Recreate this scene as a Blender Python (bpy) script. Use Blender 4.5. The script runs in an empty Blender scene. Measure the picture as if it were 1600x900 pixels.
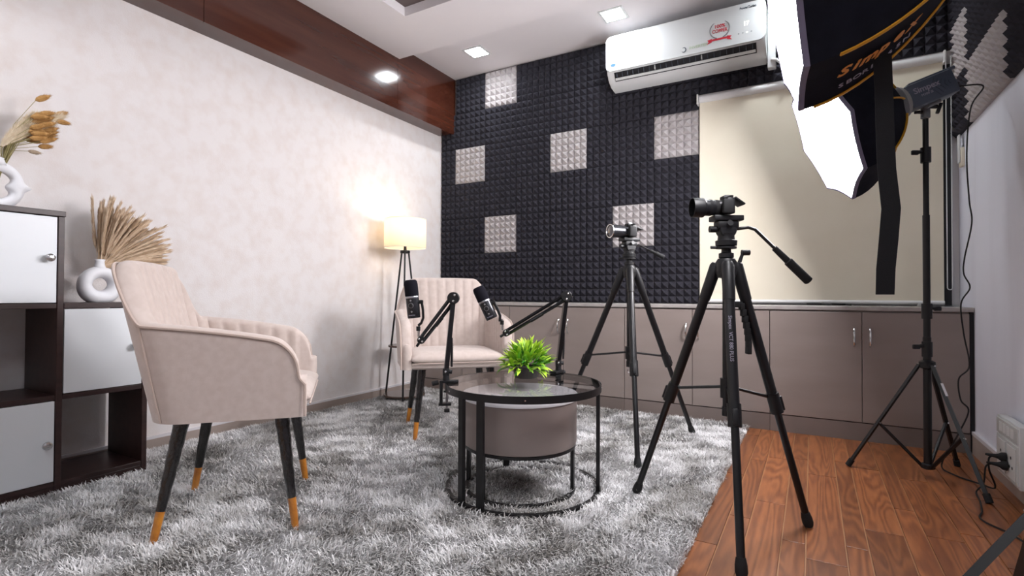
import bpy, bmesh, math, random
import numpy as np
from mathutils import Vector, Matrix
random.seed(7)
PI = math.pi
S = bpy.context.scene
COL = S.collection

# ------------------------------------------------------------------ camera
F_PX, CAM_Z = 819.0, 0.78
vy = Vector((469, -13, -F_PX)).normalized()
vx = Vector((1432, 6, F_PX)).normalized()
vx = (vx - vy * vx.dot(vy)).normalized()
vz = vx.cross(vy)
cam = bpy.data.cameras.new('camera')
cam.sensor_width = 36.0
cam.lens = F_PX / 1600 * 36
cam.clip_start = 0.02
camo = bpy.data.objects.new('camera', cam)
COL.objects.link(camo)
RM = Matrix((vx, vy, vz))
camo.matrix_world = Matrix.Translation((0, 0, CAM_Z)) @ RM.to_4x4()
S.camera = camo

# ------------------------------------------------------------------ world, exposure
w = bpy.data.worlds.new('world')
S.world = w
w.use_nodes = True
w.node_tree.nodes['Background'].inputs[0].default_value = (0.75, 0.8, 0.9, 1)
w.node_tree.nodes['Background'].inputs[1].default_value = 0.2
S.view_settings.view_transform = 'Standard'
S.view_settings.look = 'None'
S.view_settings.gamma = 1.0
S.view_settings.use_curve_mapping = False
S.view_settings.exposure = 0.82
SOFTBOX_FAR, SOFTBOX_NEAR = 30.0, 18.0      # radiance of the two softbox diffusers
DOWNLIGHT = 75.0                           # radiance of the ceiling panels
LAMP_W = 1.9                                # floor lamp bulb

# ------------------------------------------------------------------ materials
def lin(c):
    out = []
    for v in c[:3]:
        v /= 255.0
        out.append(v / 12.92 if v <= .04045 else ((v + .055) / 1.055) ** 2.4)
    return (*out, 1.0)
MATS = {}
def M(name, col, rough=.5, metal=0.0, col2=None, nscale=8, ndetail=4, nlo=.35, nhi=.65, bump=None, spec=.5,
      stretch=None, sheen=0, coat=0, trans=0):
    """procedural principled material: col (sRGB 0-255), optional noise blend to col2, optional bump (scale, strength)"""
    m = bpy.data.materials.new(name); m.use_nodes = True
    nt = m.node_tree; b = nt.nodes['Principled BSDF']
    b.inputs['Base Color'].default_value = lin(col)
    b.inputs['Roughness'].default_value = rough
    b.inputs['Metallic'].default_value = metal
    b.inputs['Specular IOR Level'].default_value = spec
    b.inputs['Sheen Weight'].default_value = sheen
    b.inputs['Coat Weight'].default_value = coat
    b.inputs['Transmission Weight'].default_value = trans
    tc = nt.nodes.new('ShaderNodeTexCoord')
    vec = tc.outputs['Object']
    if stretch:
        mp = nt.nodes.new('ShaderNodeMapping'); mp.inputs['Scale'].default_value = stretch
        nt.links.new(vec, mp.inputs[0]); vec = mp.outputs[0]
    if col2 is not None:
        n = nt.nodes.new('ShaderNodeTexNoise'); n.inputs['Scale'].default_value = nscale
        n.inputs['Detail'].default_value = ndetail
        nt.links.new(vec, n.inputs['Vector'])
        r = nt.nodes.new('ShaderNodeValToRGB')
        r.color_ramp.elements[0].position = nlo; r.color_ramp.elements[0].color = lin(col)
        r.color_ramp.elements[1].position = nhi; r.color_ramp.elements[1].color = lin(col2)
        nt.links.new(n.outputs[0], r.inputs[0]); nt.links.new(r.outputs[0], b.inputs['Base Color'])
    if bump:
        n2 = nt.nodes.new('ShaderNodeTexNoise'); n2.inputs['Scale'].default_value = bump[0]
        n2.inputs['Detail'].default_value = 3
        nt.links.new(vec, n2.inputs['Vector'])
        bp = nt.nodes.new('ShaderNodeBump'); bp.inputs['Strength'].default_value = bump[1]
        bp.inputs['Distance'].default_value = .01
        nt.links.new(n2.outputs[0], bp.inputs['Height']); nt.links.new(bp.outputs[0], b.inputs['Normal'])
    MATS[name] = m
    return m
def EMIT(name, col, strength):
    m = bpy.data.materials.new(name); m.use_nodes = True
    nt = m.node_tree; nt.nodes.clear()
    o = nt.nodes.new('ShaderNodeOutputMaterial'); e = nt.nodes.new('ShaderNodeEmission')
    e.inputs[0].default_value = lin(col); e.inputs[1].default_value = strength
    nt.links.new(e.outputs[0], o.inputs[0]); MATS[name] = m
    return m

M('wallpaper', (222, 217, 216), .85, col2=(215, 206, 202), nscale=14, ndetail=10, nlo=.42, nhi=.74, bump=(160, .12))
M('white_wall', (212, 213, 224), .8, col2=(204, 204, 215), nscale=1.6, nlo=.45, nhi=.75, bump=(60, .05), stretch=(1, 3, .5))
M('plain_wall', (226, 224, 224), .85, col2=(220, 218, 218), nscale=2)
M('ceiling_paint', (224, 220, 222), .8, col2=(218, 214, 217), nscale=1.2)
M('tray_panel', (92, 80, 78), .5, col2=(80, 69, 68), nscale=3)
M('beam_wood', (76, 40, 28), .13, col2=(56, 26, 18), nscale=3, ndetail=8, nlo=.3, nhi=.75, stretch=(6, .5, 6), coat=.25)
M('skirting', (164, 150, 142), .35, col2=(154, 140, 132), nscale=6)
M('skirting_cap', (215, 212, 215), .4)
M('dark_wall', (40, 40, 48), .9)
M('foam_dark', (52, 51, 58), .95, col2=(46, 45, 51), nscale=30, bump=(700, .15), spec=.15)
M('foam_light', (176, 171, 171), .95, col2=(166, 161, 161), nscale=30, bump=(700, .12), spec=.15)
M('cabinet', (146, 134, 129), .34, col2=(139, 127, 122), nscale=2, stretch=(1, 1, 4))
M('cabinet_kick', (126, 114, 109), .5, col2=(117, 106, 101), nscale=4)
M('worktop', (168, 163, 160), .25, col2=(158, 152, 150), nscale=20)
M('chrome', (205, 205, 205), .2, metal=1)
M('steel', (160, 160, 165), .3, metal=1)
M('blind_fabric', (228, 221, 202), .8, col2=(222, 214, 194), nscale=3, bump=(400, .06))
M('blind_rail', (220, 220, 220), .45)
M('white_plastic', (206, 208, 208), .35)
M('white_gloss', (205, 208, 208), .25, coat=.2)
M('grey_plastic', (150, 150, 148), .4)
M('dark_slot', (18, 19, 24), .6)
M('ink_red', (190, 40, 55), .5)
M('ink_dark', (70, 80, 90), .5)
M('ink_grey', (120, 118, 120), .5)
M('ink_green', (170, 190, 160), .5)
M('ink_blue', (70, 110, 190), .4)
M('ink_white', (225, 225, 228), .5)
M('ink_orange', (216, 140, 60), .6)
M('ink_pale', (150, 145, 160), .6)
M('wenge', (58, 36, 34), .4, col2=(42, 24, 23), nscale=4, ndetail=8, stretch=(8, .6, 8))
M('door_white', (222, 226, 230), .35)
M('ceramic', (228, 228, 232), .55)
M('upholstery', (200, 186, 179), .85, col2=(193, 178, 170), nscale=40, bump=(900, .18), sheen=.25, spec=.2)
M('piping', (192, 174, 164), .8, sheen=.25, spec=.2)
M('film_black', (13, 12, 13), .16, col2=(44, 42, 43), nscale=22, nlo=.55, nhi=.8, bump=(45, .9), stretch=(1, 1, .5), coat=.5)
M('gold_tip', (196, 128, 40), .3, col2=(168, 100, 26), nscale=15, bump=(60, .4), coat=.5)
M('black_metal', (15, 15, 17), .38, spec=.4)
M('black_satin', (19, 19, 22), .32, metal=.2)
M('black_plastic', (15, 15, 18), .45, spec=.4)
M('black_rubber', (17, 17, 19), .8)
M('black_foam', (24, 23, 30), .95, bump=(900, .3), spec=.1)
M('mic_metal', (50, 50, 54), .25, metal=.6)
M('drum_taupe', (128, 116, 112), .45)
M('drum_white', (222, 222, 226), .35)
M('pot_dark', (52, 46, 44), .6, col2=(40, 36, 34), nscale=20)
M('softbox_cloth', (26, 27, 36), .8, col2=(22, 23, 31), nscale=25, bump=(250, .1), spec=.1)
M('softbox_lip', (112, 108, 130), .7)
M('softbox_silver', (190, 190, 195), .35, metal=.7)
M('yellow_trim', (205, 145, 20), .6)
M('strap', (18, 18, 21), .9, bump=(500, .3))
M('strobe_grey', (74, 82, 96), .45)
M('strobe_dark', (52, 58, 70), .45)
M('bracket_grey', (110, 112, 116), .4)
M('lens_glass', (40, 36, 46), .05, coat=1)
M('lamp_shade_dummy', (240, 235, 225), .8)
M('lamp_shelf', (96, 78, 70), .2, col2=(84, 67, 60), nscale=5)
M('stem_green', (150, 140, 95), .8)
M('pampas_cream', (238, 226, 204), .95, col2=(226, 208, 178), nscale=40)
M('bunny_tan', (190, 148, 92), .95, col2=(164, 120, 66), nscale=60)
M('bunny_pale', (178, 160, 138), .95)
M('reed_tan', (226, 204, 178), .95, col2=(206, 178, 148), nscale=30)
M('reed_dark', (196, 168, 138), .95)
M('rug_base', (120, 117, 113), .95)
EMIT('diffuser_far', (255, 252, 255), SOFTBOX_FAR)
EMIT('diffuser_near', (255, 252, 255), SOFTBOX_NEAR)
EMIT('downlight_panel', (245, 250, 255), DOWNLIGHT)
EMIT('bulb_glow', (255, 232, 200), 14)
EMIT('display_led', (255, 255, 255), 4)

def wood_floor():
    m = bpy.data.materials.new('plank_wood'); m.use_nodes = True
    nt = m.node_tree; b = nt.nodes['Principled BSDF']
    tc = nt.nodes.new('ShaderNodeTexCoord'); oi = nt.nodes.new('ShaderNodeObjectInfo')
    mul = nt.nodes.new('ShaderNodeMath'); mul.operation = 'MULTIPLY'; mul.inputs[1].default_value = 37.0
    nt.links.new(oi.outputs['Random'], mul.inputs[0])
    cmb = nt.nodes.new('ShaderNodeCombineXYZ')
    nt.links.new(mul.outputs[0], cmb.inputs[0]); nt.links.new(mul.outputs[0], cmb.inputs[2])
    add = nt.nodes.new('ShaderNodeVectorMath'); add.operation = 'ADD'
    nt.links.new(tc.outputs['Object'], add.inputs[0]); nt.links.new(cmb.outputs[0], add.inputs[1])
    mp = nt.nodes.new('ShaderNodeMapping'); mp.inputs['Scale'].default_value = (1, .12, 1)
    nt.links.new(add.outputs[0], mp.inputs[0])
    nz = nt.nodes.new('ShaderNodeTexNoise'); nz.inputs['Scale'].default_value = 7; nz.inputs['Detail'].default_value = 2
    nz.inputs['Distortion'].default_value = .6
    nt.links.new(mp.outputs[0], nz.inputs['Vector'])
    m2 = nt.nodes.new('ShaderNodeMath'); m2.operation = 'MULTIPLY'; m2.inputs[1].default_value = 85
    nt.links.new(nz.outputs[0], m2.inputs[0])
    sn = nt.nodes.new('ShaderNodeMath'); sn.operation = 'SINE'; nt.links.new(m2.outputs[0], sn.inputs[0])
    mr = nt.nodes.new('ShaderNodeMapRange'); mr.inputs[1].default_value = -1; mr.inputs[2].default_value = 1
    nt.links.new(sn.outputs[0], mr.inputs[0])
    fn = nt.nodes.new('ShaderNodeTexNoise'); fn.inputs['Scale'].default_value = 90; fn.inputs['Detail'].default_value = 4
    nt.links.new(mp.outputs[0], fn.inputs['Vector'])
    av = nt.nodes.new('ShaderNodeMix'); av.inputs[0].default_value = .6
    nt.links.new(mr.outputs[0], av.inputs[2]); nt.links.new(fn.outputs[0], av.inputs[3])
    r = nt.nodes.new('ShaderNodeValToRGB')
    e = r.color_ramp.elements
    e[0].position = .2; e[0].color = lin((112, 64, 38)); e[1].position = .8; e[1].color = lin((156, 97, 58))
    nt.links.new(av.outputs[0], r.inputs[0])
    hv = nt.nodes.new('ShaderNodeHueSaturation')
    vr = nt.nodes.new('ShaderNodeMapRange'); vr.inputs[3].default_value = .8; vr.inputs[4].default_value = 1.15
    nt.links.new(oi.outputs['Random'], vr.inputs[0]); nt.links.new(vr.outputs[0], hv.inputs['Value'])
    nt.links.new(r.outputs[0], hv.inputs['Color'])
    nt.links.new(hv.outputs[0], b.inputs['Base Color'])
    b.inputs['Roughness'].default_value = .33
    bp = nt.nodes.new('ShaderNodeBump'); bp.inputs['Strength'].default_value = .08; bp.inputs['Distance'].default_value = .003
    nt.links.new(av.outputs[0], bp.inputs['Height']); nt.links.new(bp.outputs[0], b.inputs['Normal'])
    MATS['plank_wood'] = m
wood_floor()
M('plank_joint', (176, 128, 88), .5)

def attr_mat(name, attr, rough, sheen=0):
    m = bpy.data.materials.new(name); m.use_nodes = True
    nt = m.node_tree; b = nt.nodes['Principled BSDF']
    a = nt.nodes.new('ShaderNodeAttribute'); a.attribute_name = attr
    nt.links.new(a.outputs['Color'], b.inputs['Base Color'])
    b.inputs['Roughness'].default_value = rough; b.inputs['Sheen Weight'].default_value = sheen
    b.inputs['Specular IOR Level'].default_value = .3
    MATS[name] = m
attr_mat('rug_pile', 'tone', .6, .2)

def shade_mat():
    m = bpy.data.materials.new('lamp_shade'); m.use_nodes = True
    nt = m.node_tree; nt.nodes.clear()
    o = nt.nodes.new('ShaderNodeOutputMaterial'); mx = nt.nodes.new('ShaderNodeMixShader')
    d = nt.nodes.new('ShaderNodeBsdfDiffuse'); t = nt.nodes.new('ShaderNodeBsdfTranslucent')
    d.inputs[0].default_value = lin((235, 228, 215)); t.inputs[0].default_value = lin((250, 240, 220))
    mx.inputs[0].default_value = .55
    nt.links.new(d.outputs[0], mx.inputs[1]); nt.links.new(t.outputs[0], mx.inputs[2]); nt.links.new(mx.outputs[0], o.inputs[0])
    MATS['lamp_shade'] = m
shade_mat()

def glass_mat():
    m = bpy.data.materials.new('smoked_glass'); m.use_nodes = True
    nt = m.node_tree; nt.nodes.clear()
    o = nt.nodes.new('ShaderNodeOutputMaterial'); mx = nt.nodes.new('ShaderNodeMixShader')
    t = nt.nodes.new('ShaderNodeBsdfTransparent'); g = nt.nodes.new('ShaderNodeBsdfGlossy')
    fr = nt.nodes.new('ShaderNodeFresnel'); fr.inputs[0].default_value = 1.62
    ge = nt.nodes.new('ShaderNodeNewGeometry'); inv = nt.nodes.new('ShaderNodeMath'); inv.operation = 'SUBTRACT'; inv.inputs[0].default_value = 1
    mf = nt.nodes.new('ShaderNodeMath'); mf.operation = 'MULTIPLY'      # reflect once, at the outer face of the pane
    nt.links.new(ge.outputs['Backfacing'], inv.inputs[1]); nt.links.new(inv.outputs[0], mf.inputs[0]); nt.links.new(fr.outputs[0], mf.inputs[1])
    t.inputs[0].default_value = (.84, .83, .83, 1); g.inputs[1].default_value = .01
    nt.links.new(mf.outputs[0], mx.inputs[0]); nt.links.new(t.outputs[0], mx.inputs[1]); nt.links.new(g.outputs[0], mx.inputs[2])
    nt.links.new(mx.outputs[0], o.inputs[0]); MATS['smoked_glass'] = m
glass_mat()

def leaf_mat(name, c1, c2):
    m = bpy.data.materials.new(name); m.use_nodes = True
    nt = m.node_tree; b = nt.nodes['Principled BSDF']
    tc = nt.nodes.new('ShaderNodeTexCoord'); sp = nt.nodes.new('ShaderNodeSeparateXYZ')
    nt.links.new(tc.outputs['Generated'], sp.inputs[0])
    r = nt.nodes.new('ShaderNodeValToRGB')
    r.color_ramp.elements[0].color = lin(c1); r.color_ramp.elements[1].color = lin(c2)
    nt.links.new(sp.outputs['Y'], r.inputs[0]); nt.links.new(r.outputs[0], b.inputs['Base Color'])
    b.inputs['Roughness'].default_value = .45
    MATS[name] = m
leaf_mat('leaf_bright', (90, 160, 30), (196, 222, 70))
leaf_mat('leaf_mid', (46, 120, 24), (140, 200, 50))
leaf_mat('leaf_dark', (30, 95, 30), (80, 165, 45))

# ------------------------------------------------------------------ mesh helpers
def B(): return bmesh.new()
def box(bm, c, s, rot=None, bev=0):
    """box centre c, full size s, optional rotation matrix, optional bevelled edges"""
    g = bmesh.ops.create_cube(bm, size=1)
    vs = g['verts']
    bmesh.ops.scale(bm, vec=s, verts=vs)
    if bev:
        es = list({e for v in vs for e in v.link_edges})
        r = bmesh.ops.bevel(bm, geom=es, offset=bev, segments=2, affect='EDGES', profile=.5)
        vs = list({v for f in r['faces'] for v in f.verts} | {v for v in vs if v.is_valid})
    if rot is not None: bmesh.ops.rotate(bm, cent=(0, 0, 0), matrix=rot, verts=vs)
    bmesh.ops.translate(bm, vec=c, verts=vs)
    return vs
def bx(bm, x0, x1, y0, y1, z0, z1, bev=0):
    return box(bm, ((x0+x1)/2, (y0+y1)/2, (z0+z1)/2), (abs(x1-x0), abs(y1-y0), abs(z1-z0)), bev=bev)
def ring_frame(d):
    d = Vector(d).normalized()
    a = Vector((0, 0, 1)) if abs(d.z) < .95 else Vector((1, 0, 0))
    e1 = d.cross(a).normalized(); e2 = d.cross(e1).normalized()
    return e1, e2
def tube(bm, pts, r, seg=12, cap=True, squash=None):
    """tube through pts, radius r (number or list)"""
    pts = [Vector(p) for p in pts]; n = len(pts)
    rr = r if isinstance(r, (list, tuple)) else [r]*n
    rings = []; e1 = None
    for i, p in enumerate(pts):
        d = (pts[min(i+1, n-1)] - pts[max(i-1, 0)])
        if d.length < 1e-9: d = Vector((0, 0, 1))
        d.normalize()
        if e1 is None: e1, e2 = ring_frame(d)
        else:
            e1 = (e1 - d*e1.dot(d))
            if e1.length < 1e-6: e1, _ = ring_frame(d)
            e1.normalize()
        e2 = d.cross(e1)
        sq = squash or 1.0
        rings.append([bm.verts.new(p + rr[i]*(math.cos(2*PI*k/seg)*e1 + sq*math.sin(2*PI*k/seg)*e2)) for k in range(seg)])
    for a, b in zip(rings[:-1], rings[1:]):
        for k in range(seg): bm.faces.new((a[k], a[(k+1) % seg], b[(k+1) % seg], b[k]))
    if cap:
        bm.faces.new(rings[0][::-1]); bm.faces.new(rings[-1])
    return [v for q in rings for v in q]
def lathe(bm, prof, seg=32, c=(0, 0, 0), axis=None, cap=True):
    """prof: list of (radius, height) around axis (default z) through c"""
    c = Vector(c); ax = Vector(axis or (0, 0, 1)).normalized()
    e1, e2 = ring_frame(ax)
    rings = []
    for (r, h) in prof:
        r = max(r, 1e-5)
        rings.append([bm.verts.new(c + ax*h + r*(math.cos(2*PI*k/seg)*e1 + math.sin(2*PI*k/seg)*e2)) for k in range(seg)])
    for a, b in zip(rings[:-1], rings[1:]):
        for k in range(seg): bm.faces.new((a[k], a[(k+1) % seg], b[(k+1) % seg], b[k]))
    if cap:
        bm.faces.new(rings[0][::-1]); bm.faces.new(rings[-1])
def prism(bm, poly, axis, h0, h1):
    """extrude 2-D polygon along axis 0/1/2 from h0 to h1"""
    def P(a, b, h):
        return {0: (h, a, b), 1: (a, h, b), 2: (a, b, h)}[axis]
    A = [bm.verts.new(P(a, b, h0)) for a, b in poly]; Bv = [bm.verts.new(P(a, b, h1)) for a, b in poly]
    bm.faces.new(A[::-1]); bm.faces.new(Bv)
    n = len(poly)
    for i in range(n): bm.faces.new((A[i], A[(i+1) % n], Bv[(i+1) % n], Bv[i]))
def rrect(x0, x1, y0, y1, r, n=5):
    out = []
    for cx, cy, a0 in ((x1-r, y1-r, 0), (x0+r, y1-r, 90), (x0+r, y0+r, 180), (x1-r, y0+r, 270)):
        for k in range(n+1):
            a = math.radians(a0 + 90*k/n); out.append((cx+r*math.cos(a), cy+r*math.sin(a)))
    return out
WORLD = {}
def finish(name, me, mat, parent=None, label=None):
    o = bpy.data.objects.new(name, me)
    if mat: me.materials.append(MATS[mat])
    COL.objects.link(o)
    if parent is not None: o.parent = parent
    WORLD[o] = WORLD.get(parent, Matrix.Identity(4))
    if label: o['label'] = label
    return o
def obj(name, bm, mat, parent=None, smooth=True, world=False, label=None, ang=.7):
    bmesh.ops.recalc_face_normals(bm, faces=bm.faces)
    if world and parent is not None: bmesh.ops.transform(bm, matrix=WORLD[parent].inverted(), verts=bm.verts)
    me = bpy.data.meshes.new(name); bm.to_mesh(me); bm.free()
    if smooth:
        me.polygons.foreach_set('use_smooth', [True]*len(me.polygons))
        me.set_sharp_from_angle(angle=ang)
    return finish(name, me, mat, parent, label)
def thing(name, label, cat, loc=(0, 0, 0), rotz=0, group=None):
    o = bpy.data.objects.new(name, None); COL.objects.link(o)
    o.empty_display_size = .05
    o.location = loc; o.rotation_euler = (0, 0, rotz)
    o['label'] = label; o['category'] = cat
    if group: o['group'] = group
    WORLD[o] = Matrix.Translation(loc) @ Matrix.Rotation(rotz, 4, 'Z')
    return o
def tag(o, label, cat, group=None):
    o['label'] = label; o['category'] = cat
    if group: o['group'] = group
    return o
def struct(name, bm, mat, parent=None, smooth=False, label=None):
    o = obj(name, bm, mat, parent, smooth)
    if parent is None: o['kind'] = 'structure'
    if label: o['label'] = label
    return o
def text(name, body, size, mat, mtx, parent, shear=0, bold=0, depth=.0006, align='CENTER', xs=1.0):
    """flat lettering as a thin mesh; mtx is a world matrix whose x is the reading direction and z the facing"""
    cu = bpy.data.curves.new(name, 'FONT'); cu.body = body; cu.size = size; cu.shear = shear
    cu.align_x = align; cu.align_y = 'CENTER'; cu.extrude = depth; cu.offset = bold*size; cu.resolution_u = 3
    t = bpy.data.objects.new('tmp_text', cu); COL.objects.link(t)
    me = bpy.data.meshes.new_from_object(t, depsgraph=None)
    bpy.data.objects.remove(t); bpy.data.curves.remove(cu)
    me.materials.clear()
    me.name = name
    me.transform(WORLD[parent].inverted() @ mtx @ Matrix.Scale(xs, 4, (1, 0, 0)))
    return finish(name, me, mat, parent)
def frame_mtx(origin, xdir, zdir):
    z = Vector(zdir).normalized(); x = Vector(xdir); x = (x - z*x.dot(z)).normalized(); y = z.cross(x)
    m = Matrix((x, y, z)).transposed().to_4x4(); m.translation = Vector(origin)
    return m

# ================================================================== the room
XL, XR, YB, YF = -2.83, 0.70, 3.70, -1.6
ZC, ZS, YSTEP = 2.555, 2.65, 2.98
bm = B(); bx(bm, XL-.1, XR+.1, YF-.1, YB+.1, -.08, -.006); floor = struct('floor', bm, 'plank_joint')
seams = [-.40, -.33, -.26, -.19, -.088, -.02, .088, .15, .258, .32, .42, .485, .585, .65, .70]
plank_cache = {}
rp = random.Random(3)
known = {2: 2.02, 3: 2.216, 4: 1.90, 5: 1.80, 6: 1.95, 7: 2.124, 8: 2.39, 9: 2.167, 11: 2.65}
for i in range(len(seams)-1):
    x0, x1 = seams[i], seams[i+1]
    wdt = round(x1-x0-.0038, 4)
    y = known.get(i, 1.9 + rp.uniform(-.3, .3))
    cuts = [y]
    while cuts[-1] < 3.5: cuts.append(cuts[-1] + rp.choice((.62, .74, .86, .98)))
    while cuts[0] > -.3: cuts.insert(0, cuts[0] - rp.choice((.62, .74, .86, .98)))
    for a, b in zip(cuts[:-1], cuts[1:]):
        b = min(b, 3.50)
        if b - a < .03: continue
        L = round(b-a-.003, 4)
        key = (wdt, L)
        if key not in plank_cache:
            bm = B(); box(bm, (0, 0, -.003), (wdt, L, .006), bev=.0012)
            o = obj('plank', bm, 'plank_wood', floor, smooth=False); plank_cache[key] = o.data
        else:
            o = bpy.data.objects.new('plank', plank_cache[key]); COL.objects.link(o); o.parent = floor
        o.location = ((x0+x1)/2, (a+b)/2, 0)

# left wall: wallpaper, skirting, brown boxed beam
bm = B(); bx(bm, XL-.12, XL, YF, YB+.1, -.006, ZS+.06); struct('wall_left', bm, 'wallpaper')
bm = B(); bx(bm, XL, XL+.012, YF, 3.42, -.006, .066); bl = struct('baseboard_left', bm, 'skirting')
bm = B(); bx(bm, XL, XL+.014, YF, 3.42, .066, .079); obj('cap_strip', bm, 'skirting_cap', bl, smooth=False, label='white cap strip')
bm = B(); bx(bm, XL, -2.70, YF, YB, 2.18, ZS); tr = struct('trim_1', bm, 'beam_wood', label='glossy brown wooden boxed beam along the left wall')
for a, b in ((YF, 0.1), (.103, 1.52), (1.523, 2.962), (2.965, YB-.002)):
    bm = B(); bx(bm, -2.70, -2.69, a, b, 2.17, ZS-.001); obj('beam_panel', bm, 'beam_wood', tr, smooth=False)
for a, b in ((YF, 1.0), (1.003, YB-.05)):
    bm = B(); bx(bm, XL, -2.70, a, b, 2.17, 2.18); obj('soffit_panel', bm, 'beam_wood', tr, smooth=False)

# right wall, front wall behind the camera
bm = B(); bx(bm, XR, XR+.12, YF, YB+.1, -.006, ZS+.06); wall_right = struct('wall_right', bm, 'white_wall')
bm = B(); bx(bm, XR-.012, XR, YF, 3.42, -.006, .095); br = struct('baseboard_right', bm, 'skirting')
bm = B(); bx(bm, XR-.014, XR, YF, 3.42, .095, .112); obj('cap_strip', bm, 'skirting_cap', br, smooth=False, label='white cap strip')
bm = B(); bx(bm, XL-.1, XR+.1, YF-.12, YF, -.006, ZS+.06); struct('wall_front', bm, 'plain_wall')

# back wall with a window opening behind the blind
bm = B()
WX0, WX1, WZ0, WZ1 = -.60, .62, .80, 2.05
bx(bm, XL-.1, WX0, YB, YB+.15, -.006, ZS+.06); bx(bm, WX1, XR+.1, YB, YB+.15, -.006, ZS+.06)
bx(bm, WX0, WX1, YB, YB+.15, -.006, WZ0); bx(bm, WX0, WX1, YB, YB+.15, WZ1, ZS+.06)
wall_back = struct('wall_back', bm, 'plain_wall')
bm = B(); bx(bm, WX0, WX1, YB+.07, YB+.08, WZ0, WZ1); win = struct('window_1', bm, 'lens_glass')
for a, b, c_, d in ((WX0, WX1, WZ0, WZ0+.05), (WX0, WX1, WZ1-.05, WZ1), (WX0, WX0+.05, WZ0, WZ1), (WX1-.05, WX1, WZ0, WZ1), (-.02, .03, WZ0, WZ1)):
    bm = B(); bx(bm, a, b, YB+.05, YB+.1, c_, d); obj('window_frame', bm, 'dark_slot', win, smooth=False)

# ceiling: main slab with a tray opening, a higher strip before the back wall
TX0, TX1, TY0, TY1, TZ = -2.246, -.25, .25, 2.535, 2.612
bm = B()
bx(bm, XL, TX0, YF, YSTEP, ZC, ZC+.1); bx(bm, TX1, XR, YF, YSTEP, ZC, ZC+.1)
bx(bm, TX0, TX1, YF, TY0, ZC, ZC+.1); bx(bm, TX0, TX1, TY1, YSTEP, ZC, ZC+.1)
bx(bm, XL-.1, XR+.1, YSTEP, YB+.1, ZS, ZS+.06)
bx(bm, XL-.1, XR+.1, YF-.1, YSTEP, ZC+.1, ZS+.06)
ceiling = struct('ceiling', bm, 'ceiling_paint')
bm = B(); bx(bm, TX0+.001, TX1-.001, TY0+.001, TY1-.001, TZ, TZ+.03); obj('tray_panel', bm, 'tray_panel', ceiling, smooth=False, label='dark brown panel inside the ceiling tray')

# recessed square ceiling lights
def downlight(x, y, z, label):
    t = thing('ceiling_light', label, 'ceiling light', (x, y, z), 0, 'square recessed ceiling lights')
    bm = B(); h, i = .082, .066
    for s in (-1, 1):
        bx(bm, s*i, s*h, -h, h, -.006, 0); bx(bm, -i, i, s*i, s*h, -.006, 0)
    obj('frame', bm, 'white_plastic', t, smooth=False)
    bm = B(); bx(bm, -i, i, -i, i, -.004, -.001); obj('light_panel', bm, 'downlight_panel', t, smooth=False)
downlight(-2.23, 3.335, ZS, 'lit square ceiling light nearest the brown beam')
downlight(-1.14, 3.335, ZS, 'lit square ceiling light in front of the air conditioner')
downlight(-.05, 3.335, ZS, 'lit square ceiling light above the roller blind')
for i, (x, y) in enumerate(((-2.47, .25), (-1.25, -.5), (.25, .25), (-2.4, -.6), (-.1, -.6))):  # added fill: out-of-view copies of the ceiling light that even out the lighting
    downlight(x, y, ZC, ('unseen square fill light added above the bookshelf', 'unseen square fill light added behind the camera', 'unseen square fill light added beside the right wall near the camera', 'unseen square fill light added behind the camera at the left wall', 'unseen square fill light added behind the camera at the right wall')[i])

# acoustic foam tiles: real pyramids, every tile its own piece of the wall
PIT = .0505
foam_cache = {}
def foam_mesh(nx, nz):
    if (nx, nz) in foam_cache: return foam_cache[(nx, nz)]
    bm = B(); base, pk = .014, .042
    def V(x, z, y): return bm.verts.new((x*PIT, -y, z*PIT))
    g = .0012/PIT
    bot = [[V(min(max(i, g), nx-g), min(max(j, g), nz-g), base) for j in range(nz+1)] for i in range(nx+1)]
    for i in range(nx):
        for j in range(nz):
            p = V(i+.5, j+.5, pk)
            q = (bot[i][j], bot[i+1][j], bot[i+1][j+1], bot[i][j+1])
            for k in range(4): bm.faces.new((q[k], q[(k+1) % 4], p))
    rim = [bot[i][0] for i in range(nx+1)] + [bot[nx][j] for j in range(1, nz+1)] + [bot[i][nz] for i in range(nx-1, -1, -1)] + [bot[0][j] for j in range(nz-1, 0, -1)]
    back = [bm.verts.new((v.co.x, 0, v.co.z)) for v in rim]
    for k in range(len(rim)): bm.faces.new((rim[k], back[k], back[(k+1) % len(rim)], rim[(k+1) % len(rim)]))
    bmesh.ops.recalc_face_normals(bm, faces=bm.faces)
    me = bpy.data.meshes.new('foam_tile'); bm.to_mesh(me); bm.free()
    foam_cache[(nx, nz)] = me
    return me
foam_var = {}
def foam(parent, loc, nx, nz, light, rotz=0):
    key = (nx, nz, light)
    if key not in foam_var:
        me = foam_mesh(nx, nz).copy(); me.materials.append(MATS['foam_light' if light else 'foam_dark']); foam_var[key] = me
    o = bpy.data.objects.new('foam_tile', foam_var[key]); COL.objects.link(o); o.parent = parent
    o.location = loc; o.rotation_euler = (0, 0, rotz)
    if light: o['label'] = 'light grey foam tile'
    return o
cols = [(-2.8295, 3), (-2.68, 6), (-2.377, 6), (-2.074, 6), (-1.771, 6), (-1.468, 4), (-1.266, 6), (-.963, 6)]
rows = [(2.343, 6), (2.04, 6), (1.737, 6), (1.434, 6), (1.131, 6), (.828, 6), (.727, 2)]
light_set = {(1, 2), (2, 0), (2, 4), (4, 2), (7, 2), (6, 4)}
for ci, (x, nx) in enumerate(cols):
    for ri, (z, nz) in enumerate(rows):
        if ri == 0 and ci == 0: continue
        foam(wall_back, (x, YB, z), nx, nz, (ci, ri) in light_set)
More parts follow.
